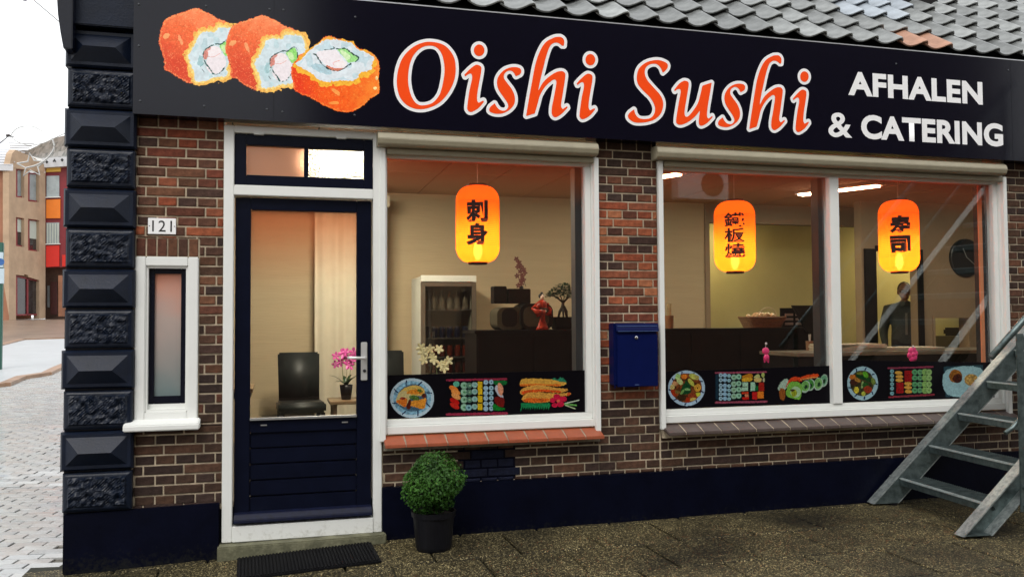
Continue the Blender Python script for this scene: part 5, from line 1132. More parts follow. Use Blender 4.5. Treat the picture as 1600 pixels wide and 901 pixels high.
def dish2(c):
    tray(c, 90, 178, 1070, 770)
    c.ell(245, 262, 52, 46, (95, 180, 150), 0, .12, .1)
    for x, y, a, col in ((200, 340, .5, (235, 130, 50)), (235, 395, .4, (240, 150, 70)), (240, 465, .5, (245, 165, 90)), (215, 545, .5, (190, 25, 20)), (215, 620, .5, (200, 40, 30))): c.ell(x, y, 85, 42, col, a, .15, .2)
    for k, y in enumerate((285, 395, 520, 645)):
        maki(c, 372, y, 56, (150, 195, 165), (80, 140, 90)); 
        if k < 3: maki(c, 460, y, 48, (90, 130, 110), (150, 190, 150))
        else: maki(c, 448, y+5, 50, (140, 190, 195), (40, 90, 110))
        maki(c, 548, y-10, 48, (150, 190, 180), (100, 160, 150)); c.poly([(598, y-66), (672, y-66), (678, y+40), (602, y+44)], (225, 185, 30), .12, 3, smooth=False)
    for k, y in enumerate((232, 330, 412, 495, 585, 668)): maki(c, 732, y, 40, (160, 195, 215), (150, 185, 210)); maki(c, 822, y-4, 38, (160, 200, 215), (60, 110, 120))
    c.poly([(865, 210), (1070, 210), (1060, 270), (900, 280)], (25, 110, 50), .2, 6); c.poly([(880, 340), (920, 280), (1000, 420), (1020, 490), (960, 470)], (190, 195, 205), .1, 4); c.poly([(940, 240), (1000, 280), (1025, 360), (985, 460), (930, 360)], (222, 150, 115), .15, 4)
    c.poly([(880, 480), (960, 470), (1035, 510), (1020, 640), (940, 620), (880, 560)], (115, 25, 22), .15, 5); c.poly([(860, 590), (960, 640), (1040, 660), (1030, 690), (865, 690)], (20, 120, 40), .2, 5)
def dish3(c):
    c.poly([(690, 200), (740, 170), (800, 195), (850, 160), (920, 190), (950, 250), (800, 250), (700, 230)], (45, 130, 95), .25, 10)
    c.poly([(150, 215), (220, 182), (400, 182), (640, 190), (860, 235), (950, 250), (950, 285), (800, 320), (640, 300), (400, 290), (200, 315), (145, 275)], (225, 170, 70), .16, 9, 0, 12, ns=16)
    c.poly([(160, 280), (400, 270), (640, 280), (860, 280), (820, 318), (600, 300), (200, 315)], (232, 120, 40), .22, 8, ns=16)
    c.poly([(145, 400), (250, 330), (440, 295), (620, 310), (780, 345), (960, 360), (970, 395), (840, 430), (600, 410), (400, 425), (190, 462)], (226, 165, 75), .16, 9, ns=16)
    c.poly([(170, 410), (300, 385), (560, 370), (700, 380), (860, 400), (840, 430), (600, 412), (300, 430), (195, 460)], (225, 85, 30), .25, 8, ns=16)
    c.poly([(175, 520), (280, 430), (480, 425), (700, 435), (860, 440), (1020, 430), (1020, 470), (900, 490), (780, 520), (640, 590), (380, 605), (220, 585)], (222, 160, 70), .18, 9, ns=16)
    c.poly([(200, 560), (300, 520), (500, 530), (640, 530), (640, 580), (380, 605), (230, 590)], (225, 105, 35), .3, 10, ns=14); c.poly([(970, 440), (1020, 425), (1025, 465), (975, 485)], (205, 85, 40), .1, 3)
    g = [(160, 612), (670, 612), (675, 660)]; 
    for k in range(12): g += [(640-k*40, 735-(k % 2)*10), (628-k*40, 672)]
    c.poly(g+[(150, 775)], (30, 135, 80), .2, smooth=False)
    for x, y, r in ((790, 500, 62), (720, 560, 55), (905, 540, 60), (855, 630, 62), (750, 650, 48), (830, 570, 50)): c.ell(x, y, r, r*.8, (215, 30, 70), 0, .18, .25)
    c.ell(815, 575, 30, 24, (230, 110, 80)); c.line([(930, 620), (1180, 560)], 9, (210, 225, 200)); c.line([(930, 630), (1130, 650)], 14, (110, 180, 90)); c.line([(940, 650), (1110, 710)], 8, (200, 220, 170))
def dish4(c):
    c.ell(485, 465, 372, 355, (176, 202, 222), 0, .05, .03)
    for k in range(9): a = k*.7+.2; c.line([(485+315*math.cos(a), 465+300*math.sin(a)), (485+350*math.cos(a+.06), 465+335*math.sin(a+.06))], 14, (25, 40, 80), .1, 4)
    c.ell(485, 460, 305, 295, (105, 55, 25), 0, .4, .06, 40)
    rs = np.random.RandomState(3)
    for x, y, rx, ry, col, a in ((310, 230, 55, 60, (160, 200, 120), .3), (440, 230, 60, 50, (215, 120, 40), 0), (620, 230, 85, 55, (190, 195, 90), .4), (350, 330, 80, 50, (185, 200, 130), .9), (250, 370, 60, 45, (205, 150, 100), .4), (200, 440, 45, 60, (200, 180, 110), .2), (580, 350, 90, 40, (185, 190, 80), .9), (710, 455, 70, 75, (215, 160, 60), 0), (225, 560, 45, 80, (165, 50, 20), -.6), (300, 540, 50, 35, (120, 100, 50), 0), (720, 590, 55, 40, (190, 195, 60), 0), (600, 620, 90, 60, (140, 60, 30), 0), (610, 685, 70, 30, (210, 180, 90), -.2), (510, 700, 45, 55, (165, 50, 20), .1), (390, 650, 90, 80, (60, 40, 20), 0), (690, 250, 50, 50, (180, 170, 90), 0)): c.ell(x, y, rx, ry, col, a, .22, .5)
    c.poly([(480, 310), (560, 400), (570, 470), (560, 560), (440, 590), (380, 560), (370, 490), (420, 400)], (20, 70, 35), .35, 10); c.ell(400, 540, 60, 24, (120, 165, 90), -.9, .1); c.ell(505, 490, 60, 26, (130, 180, 110), .1, .1); c.ell(705, 460, 14, 18, (60, 25, 10))
def dish5(c):
    tray(c, 105, 140, 1120, 760, (150, 70, 90)); c.put((np.abs(c.X-130) < 30) & (c.Y > 190) & (c.Y < 690), (25, 50, 65), .1)
    for y in (205, 300, 410, 495, 582, 672): maki(c, 208, y, 40, (160, 195, 210), (50, 70, 90)); maki(c, 292, y, 40, (150, 190, 215), (140, 180, 205)); maki(c, 375, y+8, 36, (150, 195, 205), (110, 150, 160))
    for y in (245, 380, 500, 625): maki(c, 470, y, 56, (150, 190, 165), (100, 150, 90)); maki(c, 570, y-10, 54, (150, 200, 170), (50, 110, 80))
    c.poly([(650, 220), (760, 175), (835, 180), (835, 250), (650, 255)], (190, 125, 30), .15, 4); c.poly([(650, 265), (830, 255), (830, 315), (700, 335), (640, 320)], (215, 165, 45), .15, 4)
    c.poly([(870, 250), (960, 180), (1000, 240), (960, 255)], (190, 195, 120), .1, 4); c.poly([(880, 270), (1020, 260), (1015, 335), (900, 335)], (205, 180, 110), .1, 4); c.ell(1058, 200, 32, 50, (170, 185, 100)); c.ell(1075, 300, 22, 40, (190, 190, 150))
    for P, col in (([(645, 345), (755, 345), (755, 430), (645, 430)], (165, 205, 175)), ([(625, 445), (755, 440), (755, 515), (625, 520)], (165, 205, 175)), ([(805, 345), (900, 345), (900, 515), (805, 520)], (160, 205, 175)), ([(900, 410), (960, 420), (960, 510), (900, 510)], (10, 100, 45)), ([(970, 350), (1080, 345), (1080, 520), (970, 520)], (165, 35, 25)), ([(630, 540), (765, 535), (765, 575), (630, 580)], (205, 60, 30)), ([(640, 650), (770, 640), (775, 690), (645, 700)], (195, 30, 20)), ([(690, 590), (770, 580), (770, 640), (700, 640)], (215, 130, 90)), ([(840, 540), (940, 540), (940, 690), (840, 690)], (190, 30, 30)), ([(945, 530), (1070, 530), (1075, 670), (945, 670)], (225, 125, 35))): c.poly(P, col, .15, 4, smooth=False)
def dish6(c):
    c.poly([(135, 450), (215, 320), (290, 275), (350, 300), (340, 400), (280, 490), (160, 510)], (165, 190, 170), .15, 8)
    for x, y, rx, ry, col in ((1060, 310, 75, 125, (110, 170, 130)), (950, 380, 90, 130, (120, 175, 100)), (780, 400, 95, 120, (70, 140, 60)), (690, 430, 90, 125, (115, 175, 90))): c.ell(x, y, rx, ry, (175, 200, 180), .2, .1, .2); c.ell(x-5, y-8, rx*.85, ry*.85, col, .2, .2, .2); c.ell(x+10, y+10, rx*.35, ry*.35, (30, 60, 35), .2, .3, .5)
    c.poly([(300, 560), (350, 380), (460, 330), (580, 360), (620, 470), (600, 620), (560, 690), (400, 660), (320, 620)], (120, 180, 70), .16, 8); c.ell(490, 540, 110, 110, (170, 205, 160), 0, .12, .2); c.ell(460, 560, 60, 75, (150, 160, 40), 0, .3, .5); c.ell(430, 505, 45, 24, (60, 45, 25), 0, .3, .5)
    c.poly([(390, 270), (480, 235), (580, 260), (620, 330), (500, 320), (380, 340), (290, 450), (330, 350)], (215, 70, 30), .28, 12, ns=12); c.poly([(610, 240), (720, 200), (900, 175), (970, 195), (900, 240), (760, 260), (600, 290)], (215, 75, 30), .28, 12, ns=12); c.line([(600, 290), (760, 265), (930, 240)], 12, (235, 150, 80), .2, 6)
    c.poly([(200, 460), (270, 500), (285, 600), (250, 710), (180, 660), (160, 540)], (150, 85, 35), .25, 8)
def dish7(c):
    c.ell(395, 462, 290, 315, (165, 200, 210), 0, .06, .03)
    for k in range(9): a = k*.7; c.line([(395+230*math.cos(a), 462+255*math.sin(a)), (395+268*math.cos(a+.06), 462+295*math.sin(a+.06))], 12, (25, 50, 90), .1, 4)
    c.ell(385, 460, 225, 240, (60, 55, 30), 0, .4, .1, 30)
    for x, y, rx, ry, col, a in ((210, 350, 70, 55, (190, 110, 40), 0), (230, 440, 80, 60, (70, 35, 25), 0), (340, 280, 60, 35, (110, 120, 40), 0), (300, 400, 60, 35, (170, 120, 50), .5), (390, 350, 120, 40, (20, 60, 25), .3), (450, 300, 45, 70, (90, 160, 40), -.5), (520, 400, 90, 40, (30, 70, 30), .2), (600, 430, 40, 70, (120, 140, 60), -.3), (280, 590, 48, 60, (215, 195, 60), 0), (390, 490, 22, 70, (150, 180, 110), .1), (450, 490, 60, 50, (40, 90, 35), 0), (490, 580, 75, 70, (150, 55, 30), 0), (410, 660, 40, 45, (180, 185, 70), 0), (350, 580, 22, 50, (60, 70, 40), .3)): c.ell(x, y, rx, ry, col, a, .25, .5)
def dish8(c):
    c.put((c.X > 75) & (c.X < 800) & (c.Y > 120) & (c.Y < 610), (10, 8, 14), .1); c.line([(80, 150), (775, 128)], 14, (135, 55, 75), .2, 3); c.line([(95, 600), (795, 560)], 14, (140, 50, 62), .2, 3)
    for y in (195, 262, 330, 398, 465, 540): maki(c, 138, y, 30, (130, 180, 185), (70, 120, 130))
    for x, y in ((240, 220), (255, 280), (255, 338), (390, 390), (390, 450), (395, 512)): c.ell(x, y, 60, 27, (222, 165, 70), .05, .12, .2)
    c.poly([(200, 375), (320, 375), (318, 540), (210, 540)], (160, 25, 28), .2, 4, smooth=False); c.poly([(330, 185), (450, 185), (450, 362), (335, 362)], (150, 22, 24), .2, 4, smooth=False)
    for y in (210, 300, 400, 495): maki(c, 492, y, 42, (95, 165, 110), (60, 110, 70)); maki(c, 572, y, 42, (105, 165, 115), (70, 120, 80)); maki(c, 655, y, 50, (140, 185, 100), (120, 165, 90)); maki(c, 715, y, 46, (150, 190, 115), (110, 150, 80))
def dish9(c):
    c.poly([(945, 125), (1560, 95), (1560, 580), (975, 600)], (45, 75, 85), .1, 3, smooth=False); c.poly([(985, 180), (1530, 150), (1530, 545), (1000, 560)], (160, 200, 205), .08, 6); c.ell(1135, 275, 105, 105, (150, 95, 35), 0, .3, .3); c.ell(1160, 310, 70, 70, (70, 30, 15), 0, .4, .5); c.ell(1380, 330, 110, 90, (190, 150, 80), 0, .3, .3)
def strip(name, lab, x0, x1, pts, dishes):
    t = thing(name, lab, 'window film', (0, 0, 0), 0, 'black food photo strips along the foot of the window panes')
    zt_ = U(pts[0][0], pts[0][1], YF)[1]; zt2_ = U(pts[1][0], pts[1][1], YF)[1]; m = MB(); m.add([(x0, YF, .787), (x1, YF, .787), (x1, YF, zt2_), (x0, YF, zt_), (x0, YF+.003, .787), (x1, YF+.003, .787), (x1, YF+.003, zt2_), (x0, YF+.003, zt_)], [(0, 1, 2, 3), (7, 6, 5, 4), (0, 4, 5, 1), (1, 5, 6, 2), (2, 6, 7, 3), (3, 7, 4, 0)]); m.build('film', BLACKF, t)
    for nm, box, tr_, fn, l2 in dishes:
        c = Canvas(*box, *tr_, 1.5); fn(c); o = c.build(nm, YF-.0012, t, .58); o['label'] = l2
strip('window_film', 'black film strip in the left window with pancake plate, sushi tray and fried shrimps', w1[0][0], w1[0][1], ((597, 586), (912, 578)),
      [('dish_print', (606, 588, 680, 655), (600, 570, 10.01), dish1, 'print of golden pancakes on a blue plate'), ('dish_print', (695, 586, 797, 652), (690, 575, 10.6), dish2, 'print of a sushi tray with red rims'), ('dish_print', (810, 586, 908, 646), (800, 575, 11.27), dish3, 'print of three fried shrimps')])
strip('window_film', 'black film strip in the middle pane with wok dish, sushi tray and green roll', w2[0][0], w2[0][1], ((1037, 580), (1300, 571)),
      [('dish_print', (1042, 575, 1104, 636), (1035, 570, 12.87), dish4, 'print of a stir fry in a blue rimmed bowl'), ('dish_print', (1116, 576, 1201, 632), (1110, 570, 12.87), dish5, 'print of a sushi assortment tray'), ('dish_print', (1214, 581, 1296, 628), (1205, 570, 12.87), dish6, 'print of a green caterpillar shaped roll')])
strip('window_film', 'black film strip in the right pane behind the steel stair', w2[1][0], w2[1][1], ((1317, 562), (1550, 566)),
      [('dish_print', (1322, 570, 1374, 627), (1315, 560, 12.01), dish7, 'print of a vegetable stir fry on a blue plate'), ('dish_print', (1386, 570, 1462, 624), (1380, 560, 10.), dish8, 'print of a sushi tray with green rolls'), ('dish_print', (1472, 568, 1540, 622), (1380, 560, 10.), dish9, 'print of a dish on a pale square plate')])

# ------------------------------------------------------------------ small things on the facade
t = thing('number_plate', 'small white house number plate reading 121 on the brickwork', 'number plate', (0, 0, 0))
m = MB(); m.box(-.419, -.266, -.010, -.002, 1.917, 2.011); m.build('plate', SWHITE, t, bevel=.002)
BLK = mat('black_lettering', (.008, .008, .008), .5)
flat_text('121', -.396, -.288, 1.932, 1.997, -.0112, BLK, t, 'lettering', .0, 1.1)
for x in (-.411, -.274): m = MB(); m.lathe([(.003, 0), (.003, .002)], n=8); o = m.build('screw', BLK, t); o.location = (x, -.010, 1.964); o.rotation_euler = (math.pi/2, 0, 0)
t = thing('letterbox', 'dark blue metal letterbox mounted on the brick pier', 'letterbox', (2.45, 0, .95))
m = MB(); m.box(.0, .31, -.095, -.004, .02, .428); m.build('body', LETTERB, t, bevel=.006)
m = MB(); m.box(.018, .312, -.104, -.0955, .008, .352); m.build('door', LETTERB, t, bevel=.004)
m = MB(); m.prism([(-.0955, .374), (-.112, .372), (-.114, .380), (-.100, .424), (-.0955, .426)], .014, .318, 'x'); m.build('flap', LETTERB, t, bevel=.002)
LB2 = mat('worn_blue_edge', (.06, .10, .24), .35, .3, 60)
for z in (.373, .406): m = MB(); m.box(.022, .308, -.1165 if z < .4 else -.1085, -.106, z, z+.004); m.build('edge_strip', LB2, t)
m = MB(); m.lathe([(.011, 0), (.011, .006), (.006, .008)], n=16); o = m.build('lock', CHROME, t); o.location = (.155, -.104, .332); o.rotation_euler = (math.pi/2, 0, 0)
m = MB(); m.box(.143, .172, -.1052, -.104, .018, .024); m.build('maker_plate', LB2, t)
m = MB(); m.box(-.0, .008, -.10, -.094, .0, .40); m.build('side_flange', LETTERB, t, bevel=.002)
# door mat
m = MB(); zt_ = slab_z(.5)
m.box(-.385, .385, -.21, .21, 0, .010)
for i in range(40): m.box(-.378+i*.0189, -.378+i*.0189+.011, -.204, .204, .010, .017)
o = m.build('doormat', RUBBER); o.location = (.485, -.325, zt_+.004); o.rotation_euler = (0, -.04, .035); tag(o, 'black ribbed rubber doormat in front of the door step', 'doormat')
# potted boxwood
bx, by = 1.205, -.33; bz = slab_z(bx)
t = thing('potted_boxwood', 'round clipped boxwood ball in a black plastic pot beside the door', 'potted plant', (bx, by, bz+.002))
ptz = U(678, 797, by)[1]-bz
m = MB(); m.lathe([(.100, 0), (.106, .02), (.122, ptz*.86), (.130, ptz*.87), (.133, ptz), (.122, ptz), (.118, ptz*.9), (.02, ptz*.88)], n=36); m.build('pot', PVC, t, smooth=False)
bcz = U(677, 754, by)[1]-bz; rb = .178
m = MB(); m.tube([(0, 0, ptz*.85), (.005, 0, bcz)], .012, 8)
for k in range(14):
    a_ = random.uniform(0, 6.28); e_ = random.uniform(-.3, 1.4); m.tube([(0, 0, bcz-.1), (.13*math.cos(a_)*math.cos(e_), .13*math.sin(a_)*math.cos(e_), bcz+.13*math.sin(e_))], [.006, .002], 5)
m.build('stem', BARK, t)
m = MB(); r5 = random.Random(11)
bumps = [(Vector((r5.gauss(0, 1), r5.gauss(0, 1), r5.gauss(0, 1))).normalized(), r5.uniform(-.034, .030)) for _ in range(60)]
for k in range(5200):
    d = Vector((r5.gauss(0, 1), r5.gauss(0, 1), r5.gauss(0, 1))).normalized(); rr = rb*(.62+.40*r5.random()**.55)
    for q, h in bumps: rr += h*max(0, (d.dot(q)-.88)/.12)
    p = Vector((0, 0, bcz))+Vector((d.x*rr, d.y*rr, d.z*rr*.98)); n_ = (d+Vector((r5.uniform(-1, 1), r5.uniform(-1, 1), r5.uniform(-.4, 1)))*.8).normalized()
    s1 = n_.cross(Vector((r5.gauss(0, 1), r5.gauss(0, 1), r5.gauss(0, 1)))).normalized(); s2 = n_.cross(s1); L = r5.uniform(.008, .014); W = L*.55
    m.add([p-s1*L, p+s2*W-n_*.0015, p+s1*L, p-s2*W-n_*.0015], [(0, 1, 2), (0, 2, 3)])
o = m.build('foliage', LEAF, t)
m = MB(); m.blob((0, 0, bcz), rb*.60, rb*.60, rb*.60, 20, 12); m.build('inner_twigs', mat('dark_inner_twigs', (.015, .02, .01), .9), t)
m = MB(); m.lathe([(.116, ptz*.84), (.116, ptz*.9)], n=24); m.build('soil', mat('potting_soil', (.02, .015, .01), .95), t)

# ------------------------------------------------------------------ galvanised steel stair
st = thing('steel_stair', 'galvanised steel staircase with grated treads standing before the right window', 'staircase', (4.395, -.135, slab_z(4.4)), -.11)
th = math.radians(43.9); dx_, dz_ = math.cos(th), math.sin(th); LS = 4.3
def stringer(y0, sgn):
    m = MB(); W_ = .200; m.prism([(0, .012), (W_, .012), (W_+dx_*LS, .012+dz_*LS), (dx_*LS, .012+dz_*LS)], y0, y0+.008*sgn)
    m.box(.014, W_-.014, min(y0+.0085*sgn, y0+.080*sgn), max(y0+.0085*sgn, y0+.080*sgn), .013, .020)
    o = m.build('stringer', GALV, st, bevel=.0015); T = .009/math.sin(th)
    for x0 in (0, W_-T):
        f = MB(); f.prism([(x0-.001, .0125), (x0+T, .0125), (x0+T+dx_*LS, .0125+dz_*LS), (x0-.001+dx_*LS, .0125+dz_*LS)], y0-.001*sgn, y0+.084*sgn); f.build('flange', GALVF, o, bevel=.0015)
WS = .86
GALVB = mat('bright_galvanised_nosing', (.42, .47, .46), .45, .3, 40, .1, 90, metal=.6)
GALVF = mat('skylit_galvanised_flange', (.24, .28, .28), .42, .35, 30, .1, 80, metal=.6, col2=(.46, .50, .49))  # lighter than the stringer web: sky light on the flanges put into their colour
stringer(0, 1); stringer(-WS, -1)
def tread_meshes():
    f = MB(); f.box(0, .006, -WS+.004, -.012, -.040, .0); f.box(.234, .24, -WS+.004, -.012, -.035, -.004); f.box(.0065, .2335, -WS+.004, -WS+.009, -.045, -.004); f.box(.0065, .2335, -.017, -.012, -.045, -.004)
    nosing = MB(); nosing.box(-.004, .030, -WS+.006, -.014, .0005, .006)
    for i in range(60): y = -WS+.014+i*.0162; nosing.box(-.001, .026, y, y+.008, .006, .010)
    g = MB()
    for i in range(9): x = .036+i*.022; g.box(x, x+.004, -WS+.0095, -.0175, -.028, -.002)
    for i in range(44): y = -WS+.018+i*.0222; g.box(.0345, .2335, y, y+.005, -.0015, .0035)
    return f.data('tread', GALV), nosing.data('nosing', GALVB), g.data('grating', GALV)
tf, tn, tg = tread_meshes()
for k in range(12):
    o = link('tread', tf, st); o.location = (.205+.2345*k, 0, .180+.2257*k)
    link('nosing', tn, o); link('grating', tg, o)
bl = MB(); bl.lathe([(.014, 0), (.014, .010), (.007, .011), (.007, .018)], n=6); bd = bl.data('bolt', GALV)
for k in range(12):
    for j in (0, 1):
        o = link('bolt', bd, st); o.location = (.205+.2345*k+.06+.1*j, -WS-.008, .156+.2257*k); o.rotation_euler = (math.pi/2, 0, 0)
for y in (.02, -WS-.02):
    m = MB(); m.lathe([(.030, 0), (.030, .008), (.010, .010), (.010, .016)], n=14); o = m.build('foot', RUBBER, st); o.location = (.16, y, -.002)
# handrail: posts, rail and knee rail on the street side
def post(x, z0, z1):
    m = MB(); m.box(x-.024, x+.024, -WS-.100, -WS-.090, z0, z1); o = m.build('post', GALV, st, bevel=.002)
    for z in (z0+.04, z0+.15):
        b = link('bolt', bd, st); b.location = (x, -WS-.100, z); b.rotation_euler = (math.pi/2, 0, 0)
post(.405, .15, 1.23); post(1.52, 1.28, 2.36); post(2.7, 2.42, 3.5)
m = MB(); m.tube([(.225, -WS-.070, 1.085), (.405, -WS-.070, 1.262), (.405+dx_*3.3, -WS-.070, 1.262+dz_*3.3)], .020, 12); m.build('handrail', GALV, st, smooth=True)
m = MB(); m.tube([(.31, -WS-.070, .625), (.36, -WS-.070, .655), (.36+dx_*3.3, -WS-.070, .655+dz_*3.3)], .014, 10); m.build('knee_rail', GALV, st, smooth=True)
m = MB()                                                   # landing at the head of the stair, out of the picture
tx_ = .205+.2345*12; tz_ = .180+.2257*12; m.box(tx_, tx_+1.2, -WS, 0, tz_-.05, tz_); m.box(tx_+1.1, tx_+1.18, -WS, -WS+.08, 0, tz_-.05); m.box(tx_+1.1, tx_+1.18, -.08, 0, 0, tz_-.05); m.build('landing', GALV, st)

# ------------------------------------------------------------------ the person behind the counter
YP = 3.86; pxx, _ = U(1414, 500, YP); ptop = U(1418, 441, YP)[1]-.15
SKINM = mat('skin', (.20, .09, .05), .5, .1, 20); SHIRT = mat('grey_blue_shirt', (.042, .050, .052), .85, .25, 40); TROU = mat('dark_trousers', (.015, .015, .02), .8)
person = thing('person', 'person in a grey blue shirt with glasses standing in the doorway', 'person', (pxx, YP, .15), math.radians(-34))
k_ = ptop/1.74
def skin_chain():
    P = {}; E_ = []; 
    def v(n, x, y, z, rx, ry=None): P[n] = (x*k_, y*k_, z*k_, rx*k_, (ry or rx)*k_)
    v('pel', 0, 0, .95, .175, .135); v('wai', 0, -.02, 1.08, .178, .145); v('che', 0, -.01, 1.27, .190, .135); v('upc', 0, 0, 1.39, .150, .105); v('nek', 0, .0, 1.475, .056); v('nk2', 0, -.008, 1.53, .052)
    for s, n in ((-1, 'l'), (1, 'r')):
        v('sh'+n, .200*s, 0, 1.385, .085); v('el'+n, .262*s, .02, 1.12, .064); v('wr'+n, .252*s, -.12, .93, .040); v('ha'+n, .240*s, -.17, .89, .030, .020)
        v('hi'+n, .095*s, 0, .88, .092); v('kn'+n, .10*s, -.01, .49, .062); v('an'+n, .105*s, .01, .09, .042); v('to'+n, .12*s, -.13, .035, .035)
        E_.extend([('upc', 'sh'+n), ('sh'+n, 'el'+n), ('el'+n, 'wr'+n), ('wr'+n, 'ha'+n), ('pel', 'hi'+n), ('hi'+n, 'kn'+n), ('kn'+n, 'an'+n), ('an'+n, 'to'+n)])
    E_.extend([('pel', 'wai'), ('wai', 'che'), ('che', 'upc'), ('upc', 'nek'), ('nek', 'nk2')])
    names = list(P); me = bpy.data.meshes.new('b'); me.from_pydata([P[n][:3] for n in names], [(names.index(a), names.index(b)) for a, b in E_], [])
    o = bpy.data.objects.new('b', me); COL.objects.link(o); sm = o.modifiers.new('s', 'SKIN'); 
    for i, n in enumerate(names): me.skin_vertices[0].data[i].radius = P[n][3:5]; me.skin_vertices[0].data[i].use_root = (n == 'pel')
    o.modifiers.new('d', 'SUBSURF').levels = 2
    dg = bpy.context.evaluated_depsgraph_get(); r = bpy.data.meshes.new_from_object(o.evaluated_get(dg)); bpy.data.objects.remove(o); return r, P
bm_, P_ = skin_chain()
m = MB(); m.v = [tuple(v.co) for v in bm_.vertices]; m.f = [tuple(f.vertices) for f in bm_.polygons]; m.t = [None]*len(m.f)
hz_ = 1.74-.12
def hb(c, r, n=16, q=10): m.blob(tuple(a*k_ for a in c), *(a*k_ for a in r), n, q)
hb((0, 0, hz_+.012), (.076, .095, .108)); hb((0, -.022, hz_-.055), (.056, .070, .058)); hb((0, -.098, hz_-.012), (.013, .022, .024), 10, 8); hb((-.078, .005, hz_-.01), (.012, .02, .032), 10, 8); hb((.078, .005, hz_-.01), (.012, .02, .032), 10, 8); hb((0, -.082, hz_-.058), (.026, .012, .008), 10, 8); hb((0, -.078, hz_-.085), (.03, .02, .02), 10, 8); hb((0, -.080, hz_+.03), (.055, .016, .012), 10, 8)
for s, n in ((-1, 'l'), (1, 'r')):
    hx, hy, hz2 = P_['ha'+n][:3]; hx, hy, hz2 = hx/k_, hy/k_, hz2/k_
    for j, (du, L) in enumerate(((-.028, .065), (-.010, .075), (.009, .07), (.026, .055))):
        m.tube([tuple(a*k_ for a in q) for q in ((hx+du, hy-.02, hz2), (hx+du*1.1, hy-.02-L*.55, hz2-.006), (hx+du*1.15, hy-.02-L, hz2-.03))], [.0095*k_, .009*k_, .007*k_], 8)
    m.tube([tuple(a*k_ for a in q) for q in ((hx-s*.028, hy+.005, hz2), (hx-s*.052, hy-.025, hz2-.005), (hx-s*.055, hy-.055, hz2-.012))], [.012*k_, .010*k_, .008*k_], 8)
bme = m.data('body', SKINM); o = bpy.data.objects.new('tmp', bme); COL.objects.link(o); rm = o.modifiers.new('r', 'REMESH'); rm.mode = 'VOXEL'; rm.voxel_size = .009; smo = o.modifiers.new('sm', 'SMOOTH'); smo.iterations = 4; smo.factor = .5
dg = bpy.context.evaluated_depsgraph_get(); fin = bpy.data.meshes.new_from_object(o.evaluated_get(dg)); bpy.data.objects.remove(o); fin.name = 'body'
fin.materials.clear(); [fin.materials.append(q) for q in (SKINM, SHIRT, TROU)]
for f in fin.polygons:
    c = f.center/k_; f.material_index = 2 if (c.z < 1.0 and abs(c.x) < .19 and c.y > -.12) or c.z < .8 else (0 if c.z > 1.485 or c.y < -.155 and c.z < 1.05 else 1)
fin.shade_smooth(); link('body', fin, person)
m = MB(); hb((0, .022, hz_+.035), (.082, .088, .096), 20, 12); m.v = [(x, y, max(z, (hz_-.03)*k_)) for x, y, z in m.v]; m.build('hair', mat('grey_brown_hair', (.04, .03, .022), .7, .3, 60), person, smooth=True)
m = MB()
for s in (-1, 1): m.tube([((s*.034+.026*math.cos(a_))*k_, -.108*k_, (hz_+.002+.018*math.sin(a_))*k_) for a_ in [i*math.pi/6 for i in range(13)]], .0028, 6); m.tube([(s*.06*k_, -.106*k_, (hz_+.006)*k_), (s*.082*k_, .0, (hz_+.004)*k_)], .0024, 6)
m.tube([(-.009*k_, -.112*k_, (hz_+.005)*k_), (.009*k_, -.112*k_, (hz_+.005)*k_)], .0024, 6); m.build('glasses', BLACKW, person)
m = MB(); 
for s in (-1, 1): m.add([tuple(a*k_ for a in q) for q in ((s*.012, -.085, 1.50), (s*.06, -.055, 1.485), (s*.055, -.095, 1.42), (s*.01, -.122, 1.44))], [(0, 1, 2, 3)])
m.build('collar', SHIRT, person)
m = MB(); m.box(-.014*k_, .014*k_, -.162*k_, -.150*k_, 1.06*k_, 1.34*k_); m.build('button_placket', mat('pale_placket', (.16, .16, .14), .8), person)
for s in (-1, 1): m = MB(); m.blob((s*.033*k_, -.089*k_, (hz_+.004)*k_), .012*k_, .008*k_, .008*k_, 10, 6); m.build('eye', mat('eye_%d' % s, (.25, .22, .2), .2), person, smooth=True)

# ------------------------------------------------------------------ far side of the street
A75 = math.radians(75.1); D = ray(14, 493); tt = 42.; P0 = (CX+D[0]*tt, -CD+D[1]*tt); nA = np.array([math.sin(A75), -math.cos(A75)])
(Pe, _) = on_plane(70.5, 490, P0, A75); P1 = (Pe[0], Pe[1]); nF = np.array([0, -1.])
def pslab(m, P, ang, nrm, pts, off=0., th_=.25, tone=None):
    Q = (P[0]+nrm[0]*off, P[1]+nrm[1]*off); fr = [np.array(on_plane(a, b, Q, ang)[0]) for a, b in pts]; bk = [p-np.array([nrm[0], nrm[1], 0])*th_ for p in fr]; n = len(pts)
    m.add(fr+bk, [tuple(range(n)), tuple(range(2*n-1, n-1, -1))]+[(i, i+n, (i+1) % n+n, (i+1) % n) for i in range(n)], tone); return m
BEIGE = mat('beige_brick_far', (.46, .33, .22), .85, .18, 1.2, .3, 8); ORB = mat('orange_brick_far', (.33, .15, .085), .85, .2, 1.2, .3, 8)
REDF = mat('red_window_frame', (.22, .018, .025), .5, .1); FGL = mat('far_window_glass', (.30, .35, .36), .12, .3, 1.5, spec=.8); FGD = mat('far_dark_glass', (.04, .035, .035), .1, .4, 1.5); BLIND = mat('pale_blind', (.50, .56, .50), .6, .05); ROOFP = mat('pale_metal_roof', (.55, .56, .58), .5, .1, 2)
AB = thing('apartment_building', 'beige brick building with red window frames across the far end of the street', 'building', (P0[0], P0[1], 0))
ABw = bpy.data.objects.new('holder', None)
